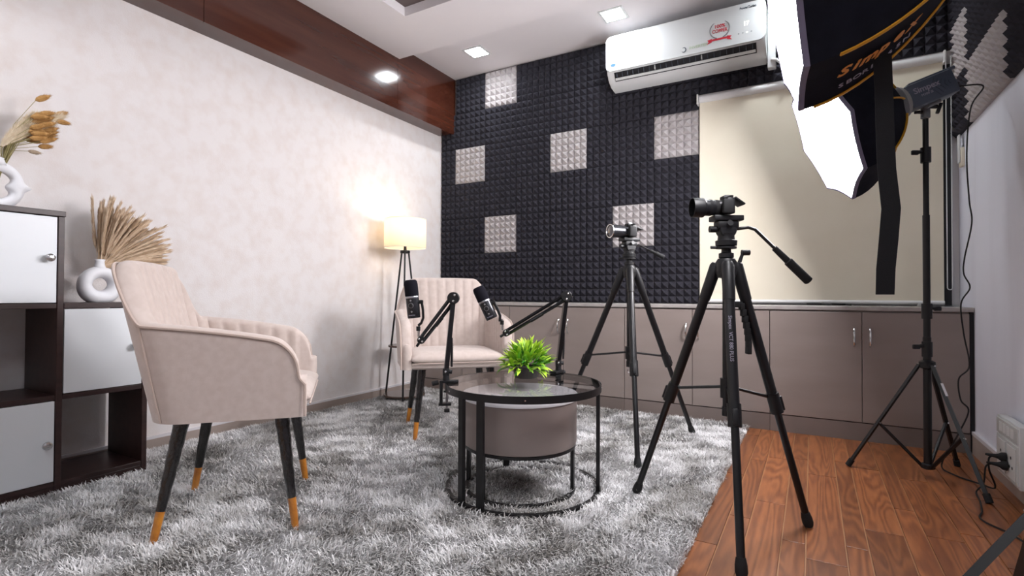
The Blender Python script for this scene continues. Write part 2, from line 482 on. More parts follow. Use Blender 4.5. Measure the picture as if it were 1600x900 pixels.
for k, nx in enumerate((6, 6, 6, 6, 3)):
    x = -.66 + .303*k
    foam(wall_back, (x, YB, 2.343), nx, 6, False); foam(wall_back, (x, YB, 2.141), nx, 4, False)
# right wall: tiles from the corner towards the camera
for r_, z in enumerate((1.648, 1.951, 2.254)):
    for k in range(8):
        y1 = 3.69 - .303*k
        lt = (r_ == 0 and k in (1, 2)) or (r_ == 1 and k in (0, 4)) or (r_ == 2 and k in (3, 6))
        foam(wall_right, (XR, y1, z), 6, 6, lt, -PI/2)

# ------------------------------------------------------------------ low cabinets and worktop
CF = 3.42
bm = B(); bx(bm, XL, XR-.001, 3.395, YB, .703, .727, bev=.004); tag(obj('worktop', bm, 'worktop', smooth=False), 'long thin grey worktop over the low taupe cabinets', 'worktop')
units = [(-2.829, -1.97, 'behind the far armchair'), (-1.97, -1.085, 'left of the far tripod'), (-1.085, -.216, 'behind the two tripods'), (-.216, .682, 'beside the right wall, behind the light stand')]
for (a, b, wh) in units:
    t = thing('low_cabinet', 'taupe two-door low cabinet ' + wh, 'cabinet', ((a+b)/2, CF, 0), 0, 'low taupe cabinets under the foam wall')
    bm = B(); bx(bm, a+.001, b-.001, CF+.002, YB-.002, .097, .702); obj('carcass', bm, 'cabinet', t, smooth=False, world=True)
    bm = B(); bx(bm, a+.001, b-.001, 3.405, 3.44, 0.0, .095); obj('plinth', bm, 'cabinet_kick', t, smooth=False, world=True)
    m_ = (a+b)/2
    for (p, q, s) in ((a+.002, m_-.0015, 1), (m_+.0015, b-.002, -1)):
        bm = B(); bx(bm, p, q, CF-.018, CF, .1, .695, bev=.002); d = obj('door', bm, 'cabinet', t, smooth=False, world=True)
        hx = m_ - s*.036
        bm = B(); pts = [(hx, CF-.018, .508)] + [(hx, CF-.018-.026*math.sin(PI*k/10)**.6, .508+.104*k/10) for k in range(1, 10)] + [(hx, CF-.018, .612)]
        tube(bm, pts, [.004]+[.0052]*9+[.004], 8); obj('handle', bm, 'chrome', d, world=True, label='curved chrome handle')
bm = B(); bx(bm, .683, XR-.001, CF-.01, YB, 0, .702); tag(obj('filler_panel', bm, 'dark_slot', smooth=False), 'narrow dark filler strip between the cabinets and the right wall', 'panel')

# ------------------------------------------------------------------ roller blind
t = thing('roller_blind', 'closed cream roller blind covering the window', 'blind', (0, 3.67, .73))
bm = B(); bx(bm, -.652, .628, 3.668, 3.6705, .755, 2.085); obj('blind_fabric', bm, 'blind_fabric', t, smooth=False, world=True)
bm = B(); tube(bm, [(-.652, 3.665, 2.097), (.628, 3.665, 2.097)], .024, 20); obj('roller_tube', bm, 'blind_rail', t, world=True)
bm = B(); tube(bm, [(-.652, 3.668, .747), (.628, 3.668, .747)], .016, 16, squash=.7); obj('bottom_bar', bm, 'blind_rail', t, world=True)
for x in (-.662, .632):
    bm = B(); bx(bm, x-.004, x+.006, 3.635, 3.70, 2.06, 2.128, bev=.003); obj('end_bracket', bm, 'blind_rail', t, world=True)
bm = B()
cx_, cy_ = .648, 3.64
ch = [(cx_-.011, cy_, 2.09)] + [(cx_-.011, cy_, 2.09-.14*k) for k in range(1, 10)] + [(cx_-.011+.011*(1-math.cos(PI*k/6)), cy_, .83-.012*math.sin(PI*k/6)) for k in range(7)] + [(cx_+.011, cy_, .83+.14*k) for k in range(1, 10)]
tube(bm, ch, .0025, 6); obj('bead_chain', bm, 'white_plastic', t, world=True)
bm = B(); bx(bm, .632, .662, 3.676, 3.699, .732, 2.06); tag(obj('window_channel', bm, 'dark_slot', smooth=False), 'black vertical channel beside the roller blind', 'channel')
bm = B(); pts = [(-.42, 3.64, .7305), (.1, 3.64, .7305), (.2, 3.645, .7305)]; tube(bm, pts, .0035, 6)
bx(bm, -.03, .05, 3.632, 3.648, .727, .739, bev=.002); bx(bm, .1, .17, 3.634, 3.648, .727, .737, bev=.002)
tag(obj('window_rod', bm, 'black_plastic'), 'thin black rod lying on the worktop below the blind', 'rod')
bm = B(); lathe(bm, [(.03, 0), (.032, .004), (.028, .014), (.02, .017)], 20, (.53, 3.6, .727)); tag(obj('round_dish', bm, 'grey_plastic'), 'small round grey dish on the worktop by the blind corner', 'dish')

# ------------------------------------------------------------------ air conditioner
AX0, AX1, AYF = -1.243, -.235, 3.485
t = thing('air_conditioner', 'white split air conditioner mounted high on the foam wall', 'air conditioner', ((AX0+AX1)/2, YB, 2.25))
prof = [(YB-.045, 2.585), (3.53, 2.585), (3.497, 2.565), (3.487, 2.54), (3.487, 2.335), (3.497, 2.315), (3.52, 2.285), (3.57, 2.255), (YB-.045, 2.245)]
bm = B(); prism(bm, prof, 0, AX0+.004, AX1-.004); bmesh.ops.bevel(bm, geom=[e for e in bm.edges if abs(e.verts[0].co.x-e.verts[1].co.x) < 1e-5], offset=.006, segments=2, affect='EDGES')
body = obj('body', bm, 'white_plastic', t, world=True)
bm = B(); prism(bm, rrect(AX0, AX1, 2.335, 2.578, .03), 1, AYF-.008, AYF+.012)
bmesh.ops.bevel(bm, geom=[e for e in bm.edges if all(v.co.y < AYF for v in e.verts)], offset=.005, segments=2, affect='EDGES')
fp = obj('front_panel', bm, 'white_gloss', t, world=True)
sl = math.atan2(3.52-3.497, 2.315-2.285)
def on_slope(u, off=0):   # u 0..1 down the lower chamfer
    a = Vector((0, 3.490, 2.326)); b = Vector((0, 3.527, 2.277)); n = Vector((0, -.049, -.037)).normalized()
    return a.lerp(b, u) + n*off
bm = B()
a, b = on_slope(.0, .003), on_slope(1.0, .003); c2, d2 = on_slope(1, -.006), on_slope(0, -.006)
prism(bm, [(a.y, a.z), (b.y, b.z), (c2.y, c2.z), (d2.y, d2.z)], 0, AX0+.055, AX1-.055); slot = obj('air_outlet', bm, 'dark_slot', t, smooth=False, world=True, label='dark slotted air outlet')
for k in range(24):
    x = AX0+.075+k*(AX1-AX0-.15)/23
    bm = B(); p = on_slope(.05, .004); q = on_slope(.6, .004); wd = .007 if k in (7, 15) else .0022
    bx(bm, x-wd/2, x+wd/2, p.y-.001, q.y, q.z, p.z); obj('louver_fin', bm, 'grey_plastic' if k in (7, 15) else 'strobe_dark', slot, smooth=False, world=True)
bm = B(); p, q = on_slope(.62, .012), on_slope(.88, .009)
prism(bm, [(p.y, p.z), (q.y, q.z), (q.y+.003, q.z+.004), (p.y+.003, p.z+.004)], 0, AX0+.06, AX1-.06); obj('flap', bm, 'white_plastic', t, smooth=False, world=True)
def acm(x, z, dy=.0087): return frame_mtx((x, AYF-dy, z), (1, 0, 0), (0, -1, 0))
text('badge_text', '100%', .030, 'ink_red', acm(-.497, 2.472), fp, bold=.02)
text('badge_text', 'COPPER', .030, 'ink_red', acm(-.497, 2.443), fp, bold=.02, xs=.82)
bm = B()
for s in (-1, 1):
    pts = [(-.497+s*.058*math.sin(a), AYF-.0085, 2.452-.055*math.cos(a)) for a in [math.radians(18+i*13) for i in range(11)]]
    tube(bm, pts, [.0035]*8+[.0028, .002, .001], 6)
obj('wreath', bm, 'ink_grey', fp, world=True)
bm = B()
prism(bm, [(-.547, 2.398), (-.452, 2.398), (-.447, 2.386), (-.552, 2.386)], 1, AYF-.0092, AYF-.008)
for s in (-1, 1): prism(bm, [(-.4995+s*.045, 2.402), (-.4995+s*.072, 2.397), (-.4995+s*.062, 2.386), (-.4995+s*.074, 2.372), (-.4995+s*.045, 2.38)], 1, AYF-.0096, AYF-.008)
obj('ribbon', bm, 'ink_red', fp, smooth=False, world=True)
text('panel_text', 'INVERTER', .026, 'ink_green', acm(-.625, 2.375), fp)
bm = B(); pts = [(-.716+.013*math.cos(a), AYF-.0085, 2.372+.015*math.sin(a)) for a in [math.radians(-150+i*25) for i in range(12)]]; tube(bm, pts, [.001+.003*math.sin(PI*i/11) for i in range(12)], 6); obj('swirl_mark', bm, 'ink_dark', fp, world=True)
text('panel_text', 'PowerTurbo', .02, 'ink_dark', acm(-.335, 2.549), fp, bold=.03, xs=.9)
text('display_digits', '17', .035, 'display_led', acm(-.345, 2.45), fp)
for k in range(4):
    bm = B(); bx(bm, -.388+k*.024-.004, -.388+k*.024+.004, AYF-.009, AYF-.008, 2.394, 2.398); obj('indicator', bm, 'display_led' if k == 2 else 'ink_dark', fp, smooth=False, world=True)
bm = B(); lathe(bm, [(.014, 0), (.014, .0012)], 20, (-1.19, AYF-.008, 2.375), (0, -1, 0)); bmesh.ops.scale(bm, vec=(1.3, 1, .75), verts=bm.verts, space=Matrix.Translation((1.19, 0, -2.375)))
obj('logo_badge', bm, 'ink_blue', fp, world=True)
bm = B(); bx(bm, AX1-.001, AX1+.045, 3.60, YB-.044, 2.20, ZS-.002, bev=.006); tag(obj('pipe_cover', bm, 'white_plastic'), 'white vertical pipe cover at the right end of the air conditioner', 'pipe cover')
bm = B(); pts = [(AX1+.02, 3.6, 2.25), (AX1+.05, 3.585, 2.235), (AX1+.085, 3.59, 2.20), (AX1+.09, 3.6, 2.14)]; tube(bm, pts, .009, 10)
bx(bm, AX1+.098, AX1+.14, 3.60, 3.65, 2.14, 2.235, bev=.006)
tag(obj('drain_pipe', bm, 'white_plastic'), 'white drain hose and fitting beside the air conditioner', 'pipe')

# ================================================================== shag rug
RX0, RX1, RY0, RY1 = -2.80, -.325, .10, 3.385
SHX0, SHX1, SHY0, SHY1 = -2.81, -2.50, .56, 1.195        # bookshelf footprint
TC = (-1.01, 1.856)                                        # table centre
t = thing('shag_rug', 'large silvery grey shaggy rug under the chairs and round tables', 'rug', ((RX0+RX1)/2, (RY0+RY1)/2, 0))
bm = B(); bx(bm, RX0+.01, RX1-.012, RY0, RY1-.01, 0.0005, .007); obj('backing', bm, 'rug_base', t, smooth=False, world=True)
def make_pile():
    rng = np.random.default_rng(5)
    def field(seed, n, lo, hi):
        g = np.random.default_rng(seed)
        return [(g.uniform(lo, hi)*math.cos(a), g.uniform(lo, hi)*math.sin(a), g.uniform(0, 6.28), g.uniform(.5, 1)) for a in g.uniform(0, 6.28, n)]
    def ev(fd, x, y): return sum(w_*np.sin(a*x+b*y+p) for a, b, p, w_ in fd)/math.sqrt(sum(w_*w_ for *_, w_ in fd)/2)
    sp = .0047
    xs = np.arange(RX0, RX1, sp); ys = np.arange(RY0, RY1, sp)
    X, Y = np.meshgrid(xs, ys); X = X.ravel(); Y = Y.ravel()
    X = X + rng.uniform(-.6, .6, X.size)*sp; Y = Y + rng.uniform(-.6, .6, X.size)*sp
    keep = ~((X < SHX1+.006) & (Y > SHY0) & (Y < SHY1+.006))
    # outside the lens on the near left there is nothing to see: thin it out
    far_l = (Y < .35) | (X + 1.75*Y < -2.3)
    keep &= ~(far_l & (rng.random(X.size) < .6))
    X, Y = X[keep], Y[keep]; n = X.size
    # domain-warped patches
    wx = X + .05*ev(field(1, 6, 8, 16), X, Y); wy = Y + .05*ev(field(2, 6, 8, 16), X, Y)
    patch = ev(field(3, 9, 5, 13), wx, wy)*.55 + ev(field(4, 12, 18, 40), wx, wy)*.34 + ev(field(9, 12, 50, 110), X, Y)*.18
    patch = 1/(1+np.exp(-1.7*(patch+.25)))
    ang = 1.3*ev(field(6, 7, 5, 12), wx, wy) + 1.0*ev(field(7, 9, 25, 60), X, Y) + rng.normal(0, 1.0, n) - 1.2
    L = rng.uniform(.026, .044, n); lean = np.clip(rng.normal(.95, .22, n) + .25*(.5-patch), .3, 1.35)
    d = np.hypot(X-TC[0], Y-TC[1])
    flat = (np.abs(d-.302) < .02) | (np.abs(d-.222) < .02)
    L = np.where(flat, L*.4, L)
    edge = np.minimum.reduce([RX1-X, RY1-Y, X-RX0])
    L = np.where(edge < .03, L*(.55+.45*edge/.03), L)
    dx, dy = np.cos(ang), np.sin(ang); px, py = -dy, dx
    wd = rng.uniform(.0011, .0019, n)
    z0 = np.full(n, .006)
    # keep strands out of walls
    X2, Y2 = X, Y
    k1, k2 = .55, 1.0
    h1 = L*.62*np.cos(lean*.45); f1 = L*.62*np.sin(lean*.45)
    h2 = h1 + L*.38*np.cos(lean*1.25); f2 = f1 + L*.38*np.sin(lean*1.25)
    V = np.empty((n, 5, 3), np.float32)
    for j, (f, h, w_, s) in enumerate(((0, 0, wd, -1), (0, 0, wd, 1), (f1, h1, wd*1.1, -1), (f1, h1, wd*1.1, 1), (f2, h2, 0*wd, 0))):
        V[:, j, 0] = np.clip(X2 + dx*f + s*w_*px, XL+.016, 1); V[:, j, 1] = np.minimum(Y2 + dy*f + s*w_*py, 3.402); V[:, j, 2] = z0 + np.maximum(h, 0)
    me = bpy.data.meshes.new('pile')
    base = (np.arange(n)*5)[:, None]
    loops = (base + np.array([0, 1, 3, 2, 2, 3, 4])[None]).ravel().astype(np.int32)
    starts = (np.arange(n)[:, None]*7 + np.array([0, 4])[None]).ravel().astype(np.int32)
    me.vertices.add(n*5); me.loops.add(n*7); me.polygons.add(n*2)
    loc = np.array(WORLD[t].translation)[None, None]
    me.vertices.foreach_set('co', (V-loc).astype(np.float32).ravel())
    me.loops.foreach_set('vertex_index', loops); me.polygons.foreach_set('loop_start', starts)
    me.update(calc_edges=True)
    li = np.array(lin((244, 243, 244))[:3]); dk = np.array(lin((132, 128, 122))[:3])
    tone = np.clip(patch + rng.normal(0, .16, n), 0, 1)[:, None]
    c = dk[None]*(1-tone) + li[None]*tone
    colr = np.ones((n, 5, 4), np.float32); colr[:, :, :3] = c[:, None, :]
    at = me.color_attributes.new('tone', 'FLOAT_COLOR', 'POINT'); at.data.foreach_set('color', colr.ravel())
    me.polygons.foreach_set('use_smooth', np.ones(n*2, bool))
    o = finish('pile', me, 'rug_pile', t); o['kind'] = 'stuff'
make_pile()
GZ = .012     # height at which things stand in the pile

# ================================================================== armchairs
def make_chair_meshes(t):
    ZB, HT = .392, .495
    def kk(z): return (z-ZB)/HT
    def plan(d, z, off):
        """point on the U-shaped plan at arc distance d (signed, 0 = middle of the back), height z, inset off"""
        k = kk(z); hw = .296+.020*k - off; ub = -.212-.108*k + off; r = max(.105-off*.7, .035)
        # reference lengths so that d means the same thing on both skins
        hw0 = .31; r0 = .105; a1 = hw0-r0; a2 = a1 + r0*PI/2
        s = 1 if d >= 0 else -1; q = abs(d)
        uf = .212+.012*k
        if q <= a1: return s*q/a1*(hw-r), ub
        if q <= a2:
            th = (q-a1)/r0; return s*(hw-r+r*math.sin(th)), ub+r-r*math.cos(th)
        f = (q-a2)/(DMAX-a2); return s*hw, (ub+r) + f*(uf-(ub+r))
    DMAX = .205+.105*PI/2+.36
    def ztop(d):
        q = abs(d)
        if q < .17: return .887-.003*(q/.17)**2
        if q < .325:
            x = (q-.17)/.155; return .694+.190*(.5+.5*math.cos(PI*x**1.45))
        x = (q-.325)/(DMAX-.325); z = .694-.034*x-.03*x*x
        e = (q-(DMAX-.085))/.085
        if e > 0: z -= .105*(1-math.sqrt(max(0, 1-e*e)))
        return z
    N = 176; NZ = 14
    TH = .052
    def inner_off(d, z):
        if abs(d) > DMAX-.05: b = 0
        else: b = .007*abs(math.sin(PI*d/.058))**.6
        return TH + b - .012*max(0, kk(z)-.6)
    bm = B()
    ds = [-DMAX+2*DMAX*i/N for i in range(N+1)]
    grid = []
    for d in ds:
        zt = ztop(d); rim = .02
        row = []
        for j in range(NZ+1):                       # outer skin upward
            z = ZB+(zt-rim-ZB)*j/NZ; x, u = plan(d, z, 0); row.append((x, u, z))
        for j in range(1, 8):                       # rounded rim
            a = PI*j/8; o_ = inner_off(d, zt-rim)
            x0, u0 = plan(d, zt-rim, 0); x1, u1 = plan(d, zt-rim, o_)
            f = .5-.5*math.cos(a); row.append((x0+(x1-x0)*f, u0+(u1-u0)*f, zt-rim+rim*math.sin(a)))
        for j in range(NZ+1):                       # inner skin downward
            z = zt-rim-(zt-rim-ZB)*j/NZ; x, u = plan(d, z, inner_off(d, z)); row.append((x, u, z))
        grid.append([bm.verts.new(p) for p in row])
    for a, b in zip(grid[:-1], grid[1:]):
        for j in range(len(a)-1): bm.faces.new((a[j], b[j], b[j+1], a[j+1]))
        bm.faces.new((a[0], a[-1], b[-1], b[0]))
    # rounded arm fronts
    for g, sgn in ((grid[0], -1), (grid[-1], 1)):
        n = len(g); half = n//2
        prev = g[:half+1]; other = g[::-1][:half+1]
        mid = []
        for p, q in zip(prev, other):
            c = (p.co+q.co)/2; mid.append(bm.verts.new((c.x, c.y+.022, c.z-(.0 if p is not q else .004))))
        q1 = [bm.verts.new((p.co*.85+m_.co*.15)+Vector((0, .012, 0))) for p, m_ in zip(prev, mid)]
        q2 = [bm.verts.new((p.co*.85+m_.co*.15)+Vector((0, .012, 0))) for p, m_ in zip(other, mid)]
        for A_, B_ in ((prev, q1), (q1, mid), (mid, q2), (q2, other)):
            for j in range(half):
                try: bm.faces.new((A_[j], A_[j+1], B_[j+1], B_[j]))
                except ValueError: pass
    bmesh.ops.remove_doubles(bm, verts=bm.verts, dist=.0004)
    obj('shell', bm, 'upholstery', t, ang=1.2, label='beige padded back and arms with vertical channels')
    # piping along the outer rim and down the rear corners
    bm = B(); pts = []
    for d in ds:
        z = ztop(d)-.010; x, u = plan(d, z, 0); s_ = Vector((x, u, 0)); x2, u2 = plan(d, z, .004); pts.append((x+(x-x2)*.3, u+(u-u2)*.3, z))
    for s in (0, -1):
        e = pts[s]; tail = [(e[0], .226+.006*k, e[2]-(e[2]-ZB)*(k+1)/6) for k in range(6)]
        tail = [(e[0], .232, e[2]-(e[2]-ZB-.004)*(k+1)/6) for k in range(6)]
        pts = (tail[::-1]+pts) if s == 0 else (pts+tail)
    tube(bm, pts, .0048, 6)
    obj('piping', bm, 'piping', t)
    for s in (-1, 1):
        bm = B(); pts = []
        for j in range(10):
            z = .690-(.690-ZB-.004)*j/9; d = s*(.315-.01*j/9); x, u = plan(d, z, -.001); pts.append((x, u, z))
        tube(bm, pts, .004, 6); obj('side_seam', bm, 'piping', t)
    # seat: base pan and cushion
    def slab(bm, x0, x1, y0, y1, z0, z1, r, crown, nx=16, ny=16):
        """soft cushion: rounded box with crowned top"""
        box_v = []
        def prof(u_): return (1-abs(2*u_-1)**6)
        top = [[None]*(ny+1) for _ in range(nx+1)]; bot = [[None]*(ny+1) for _ in range(nx+1)]
        for i in range(nx+1):
            for j in range(ny+1):
                a = .5-.5*math.cos(PI*i/nx); b = .5-.5*math.cos(PI*j/ny)
                e = (max(0, 1-abs(2*a-1)**8)*max(0, 1-abs(2*b-1)**8))**.35
                x = x0+(x1-x0)*a; y = y0+(y1-y0)*b
                zm = (z0+z1)/2
                top[i][j] = bm.verts.new((x, y, zm+(z1-zm)*e+crown*prof(a)*prof(b)*e))
                bot[i][j] = top[i][j] if e < 1e-6 else bm.verts.new((x, y, zm-(zm-z0)*e))
        for i in range(nx):
            for j in range(ny):
                bm.faces.new((top[i][j], top[i+1][j], top[i+1][j+1], top[i][j+1]))
                bm.faces.new((bot[i][j+1], bot[i+1][j+1], bot[i+1][j], bot[i][j]))
    bm = B(); slab(bm, -.278, .278, -.165, .228, .385, .428, .01, 0); obj('seat_base', bm, 'upholstery', t, ang=3)
    bm = B(); slab(bm, -.250, .250, -.17, .246, .418, .468, .02, .016); obj('seat_cushion', bm, 'upholstery', t, ang=3)
    bm = B(); pts = [(-.245+.49*k/12, .243, .424) for k in range(13)]; tube(bm, pts, .003, 6); obj('seat_piping', bm, 'piping', t)
    # legs wrapped in black film, gold tips
    for sx in (-1, 1):
        for sy, ty in ((-.2025, -.135), (.2025, .15)):
            top = Vector((sx*.185, ty, .396)); ft = Vector((sx*.2285, sy, GZ-.002)); sp = top.lerp(ft, .73)
            bm = B(); pts = [top.lerp(sp, k/14) for k in range(15)]
            tube(bm, pts, [(.0235-.0095*k/14)*(1+.05*math.sin(k*2.3+sx+sy*9)) for k in range(15)], 14); lg = obj('leg', bm, 'film_black', t)
            bm = B(); tube(bm, [sp, sp.lerp(ft, .5), ft], [.0132, .0122, .0105], 14); obj('leg_tip', bm, 'gold_tip', lg, label='gold leg tip')
def copy_tree(o, parent=None):
    c = o.copy(); COL.objects.link(c); c.parent = parent
    for ch in list(o.children): copy_tree(ch, c)
    return c
CH1, A1 = (-1.772, 1.152, 0), math.radians(47.3-90)
CH2, A2 = (-1.785, 2.43, 0), math.radians(-44-90)
ch1 = thing('armchair', 'beige upholstered armchair nearest the camera, beside the white-doored shelf', 'armchair', CH1, A1, 'beige armchairs')
make_chair_meshes(ch1)
ch2 = copy_tree(ch1); ch2.location = CH2; ch2.rotation_euler = (0, 0, A2)
ch2['label'] = 'beige upholstered armchair at the back, between the floor lamp and the round table'

# ================================================================== cube bookshelf
t = thing('bookshelf', 'stepped dark wood cube bookshelf with white doors against the left wall', 'bookshelf', (-2.655, .88, 0))
SX0, SX1 = -2.80, -2.502
def panel(nm, x0, x1, y0, y1, z0, z1, m='wenge', par=None, lab=None):
    bm = B(); bx(bm, x0, x1, y0, y1, z0, z1, bev=.0015); return obj(nm, bm, m, par or t, smooth=False, world=True, label=lab)
b0 = .008
panel('side_panel', SX0, SX1, .570, .588, b0, 1.075)
panel('top_board', SX0, SX1+.004, .566, .897, 1.0755, 1.096)
panel('divider', SX0, SX1, .875, .895, b0, 1.075)
panel('side_panel', SX0, SX1, 1.172, 1.192, b0, .7225)
panel('top_board', SX0, SX1+.002, .8955, 1.194, .723, .743)
for z in (.723, .373): panel('shelf_board', SX0, SX1-.003, .5885, .8745, z, z+.019)
panel('shelf_board', SX0, SX1-.003, .8955, 1.1715, .373, .392)
panel('base_board', SX0, SX1-.003, .5885, .8745, .045, .063); panel('base_board', SX0, SX1-.003, .8955, 1.1715, .045, .063)
panel('plinth', SX1-.02, SX1-.005, .5885, .8745, b0, .0445); panel('plinth', SX1-.02, SX1-.005, .8955, 1.1715, b0, .0445)
for (y0, y1, z0, z1, ky, kz) in ((.59, .873, .744, 1.073, .845, .915), (.59, .873, .065, .371, .845, .21), (.8975, 1.17, .394, .721, 1.14, .56)):
    d = panel('door', SX1-.018, SX1-.001, y0+.001, y1-.001, z0+.001, z1-.001, 'door_white')
    bm = B(); lathe(bm, [(.006, 0), (.006, .012), (.013, .014), (.0155, .02), (.0145, .027), (.009, .030)], 20, (SX1-.001, ky, kz), (1, 0, 0)); obj('knob', bm, 'chrome', d, world=True, label='round chrome knob')

# ================================================================== vases and dried grasses
def sweep(bm, pts, rfun, seg=16, cap=True):
    tube(bm, pts, rfun, seg, cap)
# ring vase on the lower step: doughnut body with neck, hole seen from the front
VX, VY, VZ = -2.66, 1.075, .743
t = thing('ring_vase', 'white ring-shaped ceramic vase on the lower step of the shelf', 'vase', (VX, VY, VZ))
def ring_vase(t, R, r, sq, zc, neck, m='ceramic'):
    bm = B(); n, sgm = 40, 16
    vs = []
    for i in range(n):
        a = 2*PI*i/n; row = []
        rr = r*(1+.25*max(0, -math.sin(a)))
        for k in range(sgm):
            b = 2*PI*k/sgm; q = R + rr*math.cos(b); row.append(bm.verts.new((sq*rr*math.sin(b), q*math.cos(a), zc+q*math.sin(a))))
        vs.append(row)
    for i in range(n):
        for k in range(sgm): bm.faces.new((vs[i][k], vs[(i+1) % n][k], vs[(i+1) % n][(k+1) % sgm], vs[i][(k+1) % sgm]))
    mz = min(v.co.z for v in bm.verts)
    for v in bm.verts: v.co.z = max(v.co.z, mz+.012)
    dz = min(v.co.z for v in bm.verts)
    for v in bm.verts: v.co.z -= dz
    top = max(v.co.z for v in bm.verts)
    obj('vase_body', bm, m, t, ang=3)
    bm = B(); lathe(bm, [(neck*1.5, top-.014), (neck*1.05, top+.004), (neck*.95, top+.02), (neck*1.1, top+.030), (neck*.9, top+.0305), (neck*.75, top+.01)], 20); obj('neck', bm, m, t, ang=2)
    return top+.03
vt = ring_vase(t, .055, .025, 1.35, .07, .017)
# fan of reed plumes
fan = thing('dried_reed_bunch', 'fan of tan dried reed plumes in the ring vase', 'dried flowers', (VX, VY, VZ+vt-.02))
rg = random.Random(11)
def plume_mesh(name, L, seed, mat):
    r_ = random.Random(seed); bm = B()
    bend = r_.uniform(.03, .12)
    P = lambda s: Vector((0, bend*s*s*L, L*s*(1-.05*s)))
    tube(bm, [P(k/6) for k in range(7)], [.0011]*6+[.0004], 4)
    for k in range(460):
        s = r_.uniform(.22, 1); a = r_.uniform(0, 2*PI); ln = r_.uniform(.018, .042)*(1.1-.35*s)
        p = P(s); o_ = Vector((math.cos(a), math.sin(a), 0)); q = p+o_*ln*.22+Vector((0, 0, ln)); sd = Vector((-math.sin(a), math.cos(a), 0))*(.0006 if L < .1 else .0011)
        m_ = p+o_*ln*.16+Vector((0, 0, ln*.5))
        v = [bm.verts.new(c) for c in (p-sd, p+sd, m_+sd*1.3, m_-sd*1.3, q)]
        bm.faces.new((v[0], v[1], v[2], v[3])); bm.faces.new((v[3], v[2], v[4]))
    me = bpy.data.meshes.new(name); bm.to_mesh(me); bm.free(); me.materials.append(MATS[mat]); return me
plumes = [plume_mesh('reed_plume', 1.0*l, i, 'reed_tan' if i % 3 else 'reed_dark') for i, l in enumerate((.29, .26, .31, .27, .25, .29))]
for k in range(210):
    me = plumes[k % 6]; o = bpy.data.objects.new('reed_plume', me); COL.objects.link(o); o.parent = fan
    f = rg.random()
    tilt = math.radians(-8+88*f**.85)            # fan leans towards +y along the wall
    depth_t = rg.gauss(0, .13)
    o.rotation_euler = Matrix.Rotation(depth_t, 3, 'Y').to_4x4().to_3x3().to_euler()
    R3 = Matrix.Rotation(depth_t, 3, 'Y') @ Matrix.Rotation(-tilt, 3, 'X') @ Matrix.Rotation(rg.choice((0, 0, .5, -.5)), 3, 'Z')
    o.rotation_euler = R3.to_euler()
    sc = rg.uniform(.78, 1.0); o.scale = (sc, sc, sc)
    o.location = (rg.uniform(-.008, .008), rg.uniform(-.006, .010), rg.uniform(-.02, 0))
# taller sculptural vase on the top step
V2 = (-2.665, .745, 1.096)
t = thing('sculpture_vase', 'white sculptural vase with a heart-shaped hole on top of the shelf', 'vase', V2)
bm = B()
def heart(a):   # inner hole outline
    r_ = .042*(1+.1*math.sin(a)); y = r_*math.cos(a); z = .092+.050*math.sin(a)
    pinch = math.exp(-((a % (2*PI) - 0)/.32)**2)+math.exp(-((a % (2*PI) - 2*PI)/.32)**2)
    return y-.020*pinch, z
def outer(a):
    y = .078*math.cos(a); z = .092+.092*math.sin(a)
    pk = math.exp(-((a % (2*PI))/.12)**2)+math.exp(-((a % (2*PI)-2*PI)/.12)**2)
    return y+.022*pk, max(z, .0)
n, sgm = 64, 14; vs = []
for i in range(n):
    a = 2*PI*i/n; iy, iz = heart(a); oy, oz = outer(a); row = []
    for k in range(sgm):
        b = 2*PI*k/sgm; f = .5+.5*math.cos(b); th = .034*math.sin(b)*(1-.5*max(0, math.sin(a)))
        row.append(bm.verts.new((th, iy+(oy-iy)*f, max(0.0, iz+(oz-iz)*f))))
    vs.append(row)
for i in range(n):
    for k in range(sgm): bm.faces.new((vs[i][k], vs[(i+1) % n][k], vs[(i+1) % n][(k+1) % sgm], vs[i][(k+1) % sgm]))
obj('vase_body', bm, 'ceramic', t, ang=3)
bm = B(); lathe(bm, [(.027, .168), (.021, .185), (.019, .196), (.016, .197), (.014, .18)], 20); obj('neck', bm, 'ceramic', t, ang=2)
bq = thing('dried_bouquet', 'bouquet of brown bunny-tail grass and cream pampas in the sculptural vase', 'dried flowers', (V2[0], V2[1], V2[2]+.18))
def head_mesh(name, L, r0, n, mat, seed, hair):
    r_ = random.Random(seed); bm = B()
    prof = [(r0*.25, 0), (r0*.8, L*.15), (r0, L*.4), (r0*.8, L*.75), (r0*.3, L*.96), (r0*.05, L)]
    lathe(bm, prof, 8)
    for k in range(n):
        s = r_.random(); a = r_.uniform(0, 2*PI); rr = r0*math.sin(PI*min(.95, s*.85+.1))
        o_ = Vector((math.cos(a), math.sin(a), 0)); p = o_*rr*.8+Vector((0, 0, s*L)); q = p+(o_*.55+Vector((0, 0, .9)))*hair*r_.uniform(.6, 1.2)
        sd = Vector((-math.sin(a), math.cos(a), 0))*(.0006 if L < .1 else .0011)
        v = [bm.verts.new(c) for c in (p-sd, p+sd, q)]; bm.faces.new(v)
    me = bpy.data.meshes.new(name); bm.to_mesh(me); bm.free(); me.materials.append(MATS[mat]); return me
tails = [head_mesh('seed_head', .056, .0115, 220, 'bunny_tan', 1, .012), head_mesh('seed_head', .048, .0105, 220, 'bunny_tan', 2, .010), head_mesh('seed_head', .04, .0085, 120, 'bunny_pale', 3, .009)]
pamp = head_mesh('pampas_plume', .17, .016, 900, 'pampas_cream', 4, .026)
rg = random.Random(5)
